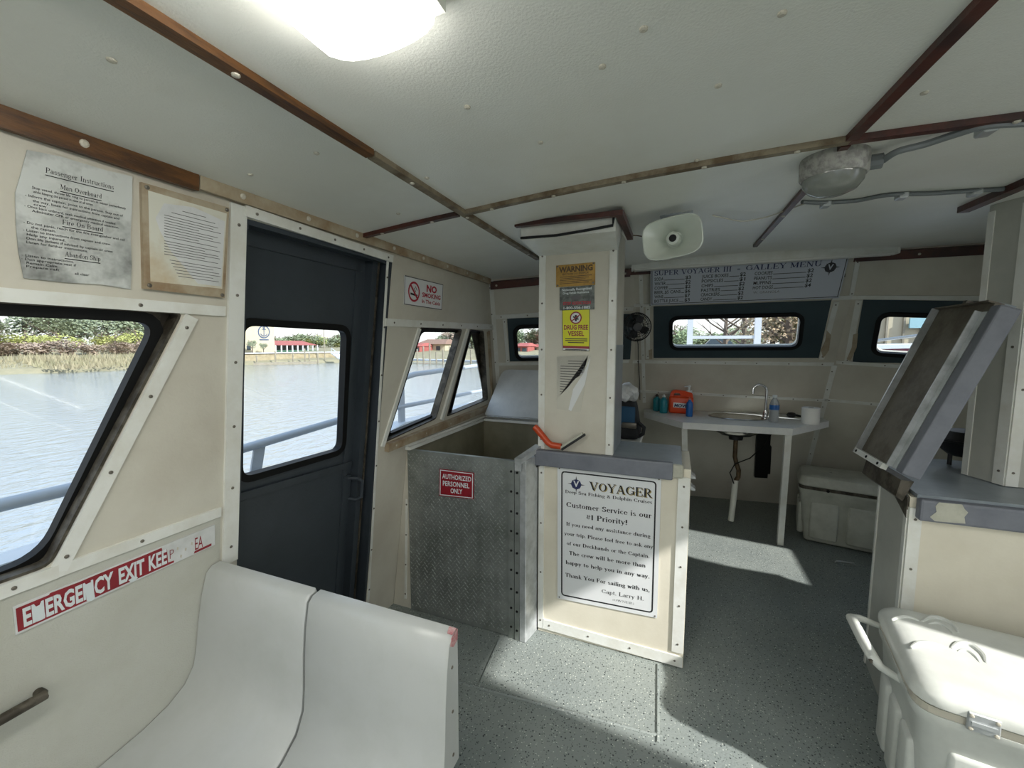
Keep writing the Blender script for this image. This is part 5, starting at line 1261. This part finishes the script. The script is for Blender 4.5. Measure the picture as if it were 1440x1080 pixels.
for y in (-2.2, -.73, .74, 1.40):
    MB().hexa([(-1.955, y-.02, .73), (-1.945, y-.02, .73), (-1.945, y+.04, .73), (-1.955, y+.04, .73), (-1.955, y+.02, .90), (-1.945, y+.02, .90), (-1.945, y+.08, .90), (-1.955, y+.08, .90)]).build('post', 'rail', t)
for y in (2.62, 3.35, 4.2):
    MB().hexa([(-1.96, y-.03, .78), (-1.94, y-.03, .78), (-1.94, y+.03, .78), (-1.96, y+.03, .78), (-1.96, y-.03, 1.17), (-1.94, y-.03, 1.17), (-1.94, y+.03, 1.17), (-1.96, y+.03, 1.17)]).build('post', 'rail', t)
# foredeck and its frame
b = MB(); b.prism([(-1.95, 4.35, -.1), (-1.95, 4.6, -.1), (-.6, 7.2, -.1), (1.0, 7.2, -.1), (2.4, 4.6, -.1), (2.4, 4.35, -.1)], (0, 0, .92)); struct(b.build('foredeck', 'hullwhite'))
t = thing('foredeck_frame', 'white two-post frame with crossbar on the foredeck', 'frame', (.7, 6.0, .82))
for px in (970.5, 1065.5):
    q = U(px, 465, 1, 6.0); MB().box((q.x-.035, 5.97, .82), (q.x+.035, 6.03, 2.1)).build('post', 'frame', t)
q0, q1 = U(970, 474.5, 1, 6.0), U(1066, 474.5, 1, 6.0)
MB().box((q0.x+.03, 5.98, q0.z-.02), (q1.x-.03, 6.02, q0.z+.02)).build('crossbar', 'frame', t)

# land
def strip(pts_inner, prof, m, nm):
    b = MB(); R = []
    for (x, y), (nx_, ny_) in pts_inner:
        R.append([b.bm.verts.new((x+nx_*d, y+ny_*d, z)) for d, z in prof])
    for r0, r1 in zip(R, R[1:]):
        for k in range(len(prof)-1): b.bm.faces.new([r0[k], r0[k+1], r1[k+1], r1[k]])
    return struct(b.build(nm, m))
shore = [((-62, -80), (-1, 0)), ((-57, -20), (-1, 0)), ((-53, 10), (-1, 0)), ((-49, 20), (-1, .1)), ((-49, 30), (-1, .2)), ((-47.5, 36), (-.9, .4)), ((-42, 44), (-.7, .7)), ((-30, 52), (-.4, .9)), ((-12, 60), (0, 1)), ((2, 40), (.5, .9)), ((6, 22), (1, 1)), ((40, 14), (.2, 1)), ((120, 0), (0, 1))]
strip(shore, [(-.5, -1.6), (0, -1.02), (1.0, -.6), (6, -.1), (14, .5), (30, .9), (200, 1.2)], 'bank', 'river_bank')

def foliage_mesh(name, m, rx, rz, n, leaf, seed, hole=.45):
    rnd = random.Random(seed); b = MB()
    cl = [(V((rnd.uniform(-.6, .6), rnd.uniform(-.6, .6), rnd.uniform(-.55, .6))), rnd.uniform(.35, .6)) for _ in range(9)]
    for i in range(n):
        c_, r = cl[i % len(cl)]; d = V((rnd.gauss(0, 1), rnd.gauss(0, 1), rnd.gauss(0, 1))).normalized()*r*rnd.uniform(hole, 1)
        p = c_+d; p = V((p.x*rx, p.y*rx, p.z*rz+rz))
        a = V((rnd.uniform(-1, 1), rnd.uniform(-1, 1), rnd.uniform(-1, 1))).normalized()*leaf*rnd.uniform(.6, 1.3); q = a.orthogonal().normalized()*leaf*rnd.uniform(.4, .9)
        b.face([p-a*.5, p+q*.5, p+a*.5, p-q*.5])
    me = bpy.data.meshes.new(name); b.bm.to_mesh(me); b.bm.free(); me.materials.append(M[m]); return me
def trunk_mesh(name, h, r, nb, seed):
    rnd = random.Random(seed); b = MB(); b.tube([(0, 0, -.2), (.05*h*rnd.uniform(-1, 1), 0, h*.5), (0, .05*h, h)], [r, r*.7, r*.3], 6)
    for k in range(nb):
        z = h*(.3+.6*k/nb); a = rnd.uniform(0, 6.28); l = h*.42*(1-.4*k/nb)
        p = V((0, 0, z)); e_ = p+V((math.cos(a)*l, math.sin(a)*l, l*.8)); b.tube([p, p.lerp(e_, .5)+V((0, 0, -.05*l)), e_], [r*.4, r*.25, r*.1], 5)
        for s_ in (-1, 1):
            f_ = p.lerp(e_, .6); g_ = f_+V((math.cos(a+s_*.7)*l*.5, math.sin(a+s_*.7)*l*.5, l*.45)); b.tube([f_, g_], [r*.18, r*.06], 4)
    me = bpy.data.meshes.new(name); b.bm.to_mesh(me); b.bm.free(); me.materials.append(M['bark']); return me
FM = {'pink': foliage_mesh('foliage', 'pinkbrush', 1, 1, 900, .17, 1), 'yellow': foliage_mesh('foliage', 'yellowleaf', 1, 1, 900, .16, 2), 'grey': foliage_mesh('foliage', 'greyleaf', 1, 1, 1300, .14, 3),
      'dark': foliage_mesh('foliage', 'darkleaf', 1, 1, 1200, .14, 4), 'brown': foliage_mesh('foliage', 'brownleaf', 1, 1, 1600, .09, 5)}
TM = [trunk_mesh('trunk', 1, .05, 7, 8), trunk_mesh('trunk', 1, .04, 12, 9)]
def plant(name, label, cat, group, kind, x, y, z, w_, h, trunk=0, fz=.35, rot=0):
    t = thing(name, label, cat, (x, y, z), group)
    tr = bpy.data.objects.new('trunk', TM[trunk]); C.objects.link(tr); tr.parent = t; tr.scale = (h, h, h*.95); tr.rotation_euler = (0, 0, rot)
    if kind:
        f = bpy.data.objects.new('foliage', FM[kind]); C.objects.link(f); f.parent = t; f.scale = (w_, w_, h*(1-fz)/2.1); f.location = (0, 0, h*fz); f.rotation_euler = (0, 0, rot)
    return t
rnd = random.Random(11)
LB = {'pink': 'pinkish dry bush in the middle row on the marsh bank', 'yellow': 'yellow green bush on the marsh bank across the river', 'grey': 'grey green tree at the back of the marsh bank'}
for i in range(22):
    y = 2+i*1.5+rnd.uniform(-.6, .6); plant('bush', LB['pink'], 'bush', 'pinkish bushes on the marsh bank', 'pink', -60-rnd.uniform(0, 3), y, 0, rnd.uniform(1.3, 1.9), rnd.uniform(1.6, 2.3), fz=.05, rot=i)
for i in range(17):
    y = 3+i*2.1+rnd.uniform(-1, 1); plant('bush', LB['yellow'], 'bush', 'yellow green bushes on the marsh bank', 'yellow', -65-rnd.uniform(0, 4), y, .3, rnd.uniform(1.6, 2.4), rnd.uniform(2.6, 3.5), fz=.05, rot=i*2)
for i in range(20):
    y = 2+i*2.3+rnd.uniform(-1, 1); plant('tree', LB['grey'], 'tree', 'grey green trees behind the marsh bank', 'grey', -76-rnd.uniform(0, 8), y, .6, rnd.uniform(2.8, 3.6), rnd.uniform(4.8, 6.2), fz=.15, rot=i*3)
# marsh grass: thousands of tufts, one mass
b = MB(); rnd = random.Random(5)
for i in range(5200):
    y = rnd.uniform(-12, 34); u = rnd.random(); x = -51.8-.05*max(0, 10-y)-u*8.5+(3.4 if y > 18 else 0); z = -.75+.75*u
    h = rnd.uniform(.3, .6)*(1+.4*u); a = rnd.uniform(0, 3.14); d = V((math.cos(a), math.sin(a), 0))*.10; l_ = V((rnd.uniform(-.2, .2), rnd.uniform(-.2, .2), 0))
    p = V((x, y, z)); b.face([p-d, p+d, p+l_+V((0, 0, h))])
o = b.build('marsh_grass', 'reed', kind='stuff'); tag(o, 'tan marsh grass along the water edge seen through the large port window', 'grass')

# tan building with anchor mural, seawall, restaurant, dock
XB = -52
def bx(px0, py0, px1, py1, X, dep, nm, m, parent):
    a, c = U(px0, py0, 0, X), U(px1, py1, 0, X); lo_, hi = sorted((a.z, c.z)); y0, y1 = sorted((a.y, c.y))
    return MB().box((X-dep, y0, lo_), (X, y1, hi)).build(nm, m, parent)
a, c = U(330, 497, 0, XB), U(387, 497, 0, XB)
t = thing('mural_building', 'tan building with round navy anchor mural, seen through the door window', 'building', (XB-4, (a.y+c.y)/2, -.5))
MB().box((XB-8, a.y, -.6), (XB, c.y, 5.6)).build('wall', 'tanwall', t)
MB().box((XB-8.2, a.y-.2, 5.6), (XB+.2, c.y+.2, 5.9)).build('roof_edge', 'tanwall', t)
bx(347, 486, 353, 492, XB+.03, .1, 'vent', 'window', t)
q = lambda x, y: U(x, y, 0, XB+.03)
s = Sign(q(360.5, 456.5), q(381.5, 457.5), q(381.5, 480), q(360.5, 480))
s.disc('mural', .5, .42, .40, .33); s.line('mural', .5, .14, .5, .70, .05); s.disc('mural', .5, .16, .08, .04); s.line('mural', .36, .27, .64, .27, .04)
for k in range(8):
    t0, t1 = math.radians(20+k*17.5), math.radians(20+(k+1)*17.5); s.line('mural', .5+.23*math.cos(t0), .46+.22*math.sin(t0), .5+.23*math.cos(t1), .46+.22*math.sin(t1), .055)
s.line('mural', .2, .90, .82, .90, .07); s.done(t, {'mural': 'anchor_mural'})
# seawall
b = MB(); P_ = [U(x, 497, 0, X) for x, X in ((300, -49), (345, -49), (390, -48), (440, -46.5), (490, -44))]
for p0, p1 in zip(P_, P_[1:]): b.hexa([(p0.x, p0.y, -1.1), (p1.x, p1.y, -1.1), (p1.x-.6, p1.y, -1.1), (p0.x-.6, p0.y, -1.1), (p0.x-.3, p0.y, .30), (p1.x-.3, p1.y, .30), (p1.x-.9, p1.y, .30), (p0.x-.9, p0.y, .30)])
t = thing('seawall', 'tan seawall below the mural building and restaurant', 'seawall', P_[2]-V((0, 0, 1.4))); b.build('face', 'seawall', t)
b = MB()
for p0, p1 in zip(P_, P_[1:]): b.hexa([(p0.x-.1, p0.y, .30), (p1.x-.1, p1.y, .30), (p1.x-1.6, p1.y, .30), (p0.x-1.6, p0.y, .30), (p0.x-.1, p0.y, .42), (p1.x-.1, p1.y, .42), (p1.x-1.6, p1.y, .42), (p0.x-1.6, p0.y, .42)])
b.build('cap', 'hullwhite', t)
# restaurant
t = thing('restaurant', 'low waterside restaurant with a long red roof and open terrace', 'building', U(420, 495, 0, -54)-V((0, 0, .5)))
a, c = U(388, 482, 0, -54), U(447, 484, 0, -54)
MB().hexa([(-54, a.y, 1.35), (-54, c.y, 1.35), (-61, c.y, 1.35), (-61, a.y, 1.35), (-56.5, a.y+.4, 2.05), (-56.5, c.y-.8, 2.05), (-58.5, c.y-.8, 2.05), (-58.5, a.y+.4, 2.05)]).build('roof', 'redroof', t)
MB().box((-60, a.y+.3, .0), (-56, c.y-.3, 1.35)).build('wall', 'window', t)
for i in range(9):
    y = a.y+(c.y-a.y)*i/8.; MB().box((-54.2, y-.08, .0), (-54.05, y+.08, 1.37)).build('column', 'hullwhite', t)
MB().box((-54.3, a.y, -.1), (-54.2, c.y, .62)).build('terrace_rail', 'green', t)
# dock with pilings, floats and ramp
t = thing('dock', 'weathered timber dock with tall pilings in front of the restaurant', 'dock', U(420, 512, 0, -45))
a, c = U(358, 512, 0, -47), U(445, 511, 0, -43)
MB().hexa([(a.x, a.y, -1), (c.x, c.y, -1), (c.x+.6, c.y-.6, -1), (a.x+.6, a.y-.6, -1), (a.x, a.y, -.72), (c.x, c.y, -.72), (c.x+.6, c.y-.6, -.72), (a.x+.6, a.y-.6, -.72)]).build('float', 'dock', t)
for x, top, X in ((387.5, 494, -46), (429, 490, -44), (435, 497, -43.5), (412, 496, -45), (361, 500, -47.5), (447, 496, -43)):
    p = U(x, 505, 0, X); z1 = U(x, top, 0, X).z; MB().tube([(p.x, p.y, -1.3), (p.x, p.y, z1)], .09, 8).build('piling', 'dock', t)
p0, p1 = U(466, 498, 0, -42), U(484, 511, 0, -38)
MB().obox(p0, p1-p0, V((.5, .8, 0)), (0, 0, .12)).build('ramp', 'hullwhite', t)
for k in range(5):
    p = p0.lerp(p1, k/4); MB().tube([p, p+V((0, 0, .8))], .04, 5).build('ramp_post', 'hullwhite', t)
MB().tube([p0+V((0, 0, .8)), p1+V((0, 0, .8))], .04, 5).build('ramp_rail', 'hullwhite', t)
t = thing('light_pole', 'tall thin pole rising above the restaurant trees', 'pole', U(457, 505, 0, -44)); p = U(457, 505, 0, -44)
MB().tube([(p.x, p.y, -1.2), (p.x, p.y, U(457, 460, 0, -44).z)], .06, 6).build('shaft', 'dock', t)
rnd = random.Random(21)
for i in range(15):
    px = 378+i*9+rnd.uniform(-3, 3); q = U(px, 490, 0, -66); h = U(px, 472+rnd.uniform(-3, 5), 0, -66).z
    plant('tree', 'green tree in the line behind the red-roofed restaurant', 'tree', 'trees behind the restaurant', ('grey', 'dark', 'yellow')[i % 3], q.x, q.y, .2, 2.6, max(2.6, h), fz=.1, rot=i)
for px, top in ((355, 480), (371, 484)):
    q = U(px, 497, 0, -50.5); plant('small_tree', 'small grey tree on the seawall in front of the mural building', 'tree', 'small trees before the mural building', 'grey', q.x, q.y, .4, .55, max(.9, U(px, top, 0, -50.5).z-.2), fz=.35, rot=px)
# houses and marina seen through the forward port windows
def house(px0, px1, pyr, pye, pyb, Y, wall, roof, label):
    a, c = U(px0, pyb, 1, Y), U(px1, pyb, 1, Y); ze = U(px0, pye, 1, Y).z; zr = U(px0, pyr, 1, Y).z; zb_ = a.z
    t = thing('house', label, 'house', ((a.x+c.x)/2, Y+2, zb_)); MB().box((a.x, Y, zb_), (c.x, Y+5, ze)).build('wall', wall, t)
    o_ = (c.x-a.x)*.06; MB().hexa([(a.x-o_, Y-.5, ze), (c.x+o_, Y-.5, ze), (c.x+o_, Y+5.5, ze), (a.x-o_, Y+5.5, ze), (a.x+o_*2, Y+2, zr), (c.x-o_*2, Y+2, zr), (c.x-o_*2, Y+3, zr), (a.x+o_*2, Y+3, zr)]).build('roof', roof, t)
    n = max(2, int((c.x-a.x)/2))
    for i in range(n):
        x = a.x+(c.x-a.x)*(i+.5)/n; MB().box((x-.4, Y-.05, zb_+(ze-zb_)*.35), (x+.4, Y+.02, zb_+(ze-zb_)*.8)).build('window', 'window', t)
    return t
house(588, 626, 477, 484, 497, 62, 'tanwall', 'brownroof', 'tan waterside house with brown roof, seen through the middle port window')
house(576, 590, 482, 487, 497, 58, 'redroof', 'redroof', 'small red building left of the brown-roofed house')
house(724, 742, 482, 487, 498, 66, 'redroof', 'redroof', 'red building seen through the left forward window')
house(744, 775, 484, 488, 498, 70, 'tanwall', 'redroof', 'tan building with red roof seen through the left forward window')
for i, px in enumerate((632, 640, 648, 656, 664, 672, 680, 700, 720, 732, 748, 760)):
    q = U(px, 492, 1, 74); plant('tree', 'hazy tree behind the marina houses across the river', 'tree', 'trees behind the marina houses', ('grey', 'pink', 'dark')[i % 3], q.x, q.y, .3, 3.0, 3.2+(i*7 % 3), fz=.1, rot=i)
t = thing('marina_dock', 'long low pale dock with pilings beyond the forward port windows', 'dock', U(620, 505, 1, 44))
a, c = U(576, 505, 1, 46), U(690, 505, 1, 44)
MB().obox((a.x, a.y, -.7), (c.x-a.x, c.y-a.y, 0), (0, 1.2, 0), (0, 0, .25)).build('float', 'hullwhite', t)
for i in range(12):
    p = a.lerp(c, (i+.5)/12); MB().tube([(p.x, p.y-.3, -1.3), (p.x, p.y-.3, .5+(i*5 % 4)*.35)], .10, 6).build('piling', 'dock', t)
# ahead: shore with trees, a car, a bare tree, marina shed
for i, (px, Y, w_, h, k) in enumerate(((948, 40, 2.2, 3.2, 'dark'), (958, 46, 2.4, 3.4, 'grey'), (984, 60, 3, 3.0, 'grey'), (996, 58, 3, 2.8, 'dark'), (1012, 62, 3, 3.0, 'grey'), (1028, 60, 3, 3.4, 'yellow'), (1048, 50, 2.6, 3.4, 'grey'), (1088, 24, 2.0, 3.5, 'brown'), (1108, 22, 1.9, 3.9, 'brown'), (1122, 24, 1.8, 3.6, 'grey'), (1140, 26, 1.8, 3.8, 'brown'))):
    q = U(px, 485, 1, Y); plant('tree', 'leafy tree on the shore ahead, seen through the middle forward window', 'tree', 'trees on the shore ahead', k, q.x, Y, .1, w_, h, fz=.08, rot=i)
for px, Y in ((1020, 30), (1046, 27)):
    q = U(px, 485, 1, Y); plant('bare_tree', 'bare branching tree on the shore ahead', 'tree', 'bare trees on the shore ahead', None, q.x, Y, 0, 1, 4.6, trunk=1)
def car(px, Y, label, m, s_=1):
    q = U(px, 484, 1, Y); z = .55; t = thing('car', label, 'car', (q.x, Y, z))
    MB().hexa([(q.x-2.1, Y, z+.35), (q.x+2.1, Y, z+.35), (q.x+2.1, Y+1.7, z+.35), (q.x-2.1, Y+1.7, z+.35), (q.x-2.0, Y, z+.85), (q.x+2.0, Y, z+.85), (q.x+2.0, Y+1.7, z+.85), (q.x-2.0, Y+1.7, z+.85)]).bevel(.1, 2).build('body', m, t)
    MB().hexa([(q.x-1.3, Y+.1, z+.85), (q.x+1.3, Y+.1, z+.85), (q.x+1.3, Y+1.6, z+.85), (q.x-1.3, Y+1.6, z+.85), (q.x-.8, Y+.25, z+1.4), (q.x+.8, Y+.25, z+1.4), (q.x+.8, Y+1.45, z+1.4), (q.x-.8, Y+1.45, z+1.4)]).build('cabin', 'window', t)
    for dx in (-1.3, 1.3): MB().tube([(q.x+dx, Y-.05, z+.33), (q.x+dx, Y+.2, z+.33)], .33, 14).build('wheel', 'tyre', t)
car(1012, 45, 'blue-grey car parked on the shore ahead', 'carblue')
q = U(1051, 481, 1, 18); t = thing('orange_crate_stack', 'small stack of orange crates on the shore ahead', 'crates', (q.x, 18, .2))
for k in range(2): MB().box((q.x-.35, 18, .2+k*.55), (q.x+.35, 18.6, .72+k*.55)).bevel(.03, 1).build('crate', 'orange', t)
# marina shed and moored boat through the right forward window
q = U(1255, 485, 1, 16); t = thing('boat_shed', 'tan boarded boat shed seen through the right forward window', 'shed', (q.x+1, 17, 0))
MB().box((q.x-1.0, 16.1, -.2), (q.x+6, 20, 3.2)).build('wall', 'tanwall', t)
for k in range(17): MB().box((q.x-1+k*.41, 16.02, -.2), (q.x-1+k*.41+.05, 16.1, 3.2)).build('batten', 'dock', t)
MB().box((q.x+.35, 15.95, 1.9), (q.x+.9, 16.02, 2.2)).build('window', 'bluecanvas', t)
q = U(1262, 492, 1, 11); t = thing('moored_boat', 'maroon hulled boat moored ahead, seen through the right forward window', 'boat', (q.x, 12, -.9))
MB().hexa([(q.x-1.6, 11.2, -1), (q.x+3.5, 11.2, -1), (q.x+3.5, 13, -1), (q.x-1.6, 13, -1), (q.x-2.2, 11, 1.25), (q.x+3.8, 11, 1.45), (q.x+3.8, 13.2, 1.45), (q.x-2.2, 13.2, 1.25)]).build('hull', 'redhull', t)
MB().obox((q.x-2.2, 10.95, 1.25), (6, 0, .2), (0, 2.3, 0), (0, 0, .08)).build('gunwale', 'hullwhite', t)
MB().tube([(q.x-1.6, 11.1, 1.3), (q.x+.5, 11.1, 1.62), (q.x+2.5, 11.1, 1.75)], .03, 6).build('rail', 'steel', t)

# say which one: order the look-alike plants from left to right as seen from the cabin
ORD = ['first', 'second', 'third', 'fourth', 'fifth', 'sixth', 'seventh', 'eighth', 'ninth', 'tenth', 'eleventh', 'twelfth', 'thirteenth', 'fourteenth', 'fifteenth', 'sixteenth', 'seventeenth', 'eighteenth', 'nineteenth', 'twentieth', 'twenty-first', 'twenty-second']
GP_ = {'pinkish bushes on the marsh bank': 'pinkish dry bush on the marsh bank, %s from the left', 'yellow green bushes on the marsh bank': 'yellow green bush on the marsh bank, %s from the left',
       'grey green trees behind the marsh bank': 'grey green tree behind the marsh bank, %s from the left', 'trees behind the restaurant': 'leafy tree behind the red-roofed restaurant, %s from the left',
       'small trees before the mural building': 'small tree on the seawall before the mural building, %s from the left', 'trees behind the marina houses': 'hazy tree behind the marina houses, %s from the left',
       'trees on the shore ahead': 'leafy tree on the shore ahead of the bow, %s from the left', 'bare trees on the shore ahead': 'bare branching tree on the shore ahead, %s from the left'}
for gname, fmt in GP_.items():
    L_ = [o for o in C.objects if o.get('group') == gname]
    def key(o):
        d = V(o.location)-EYE; return d.dot(r_)/max(.1, d.dot(f_))
    L_.sort(key=key)
    for i, o in enumerate(L_): o['label'] = fmt % ORD[i]
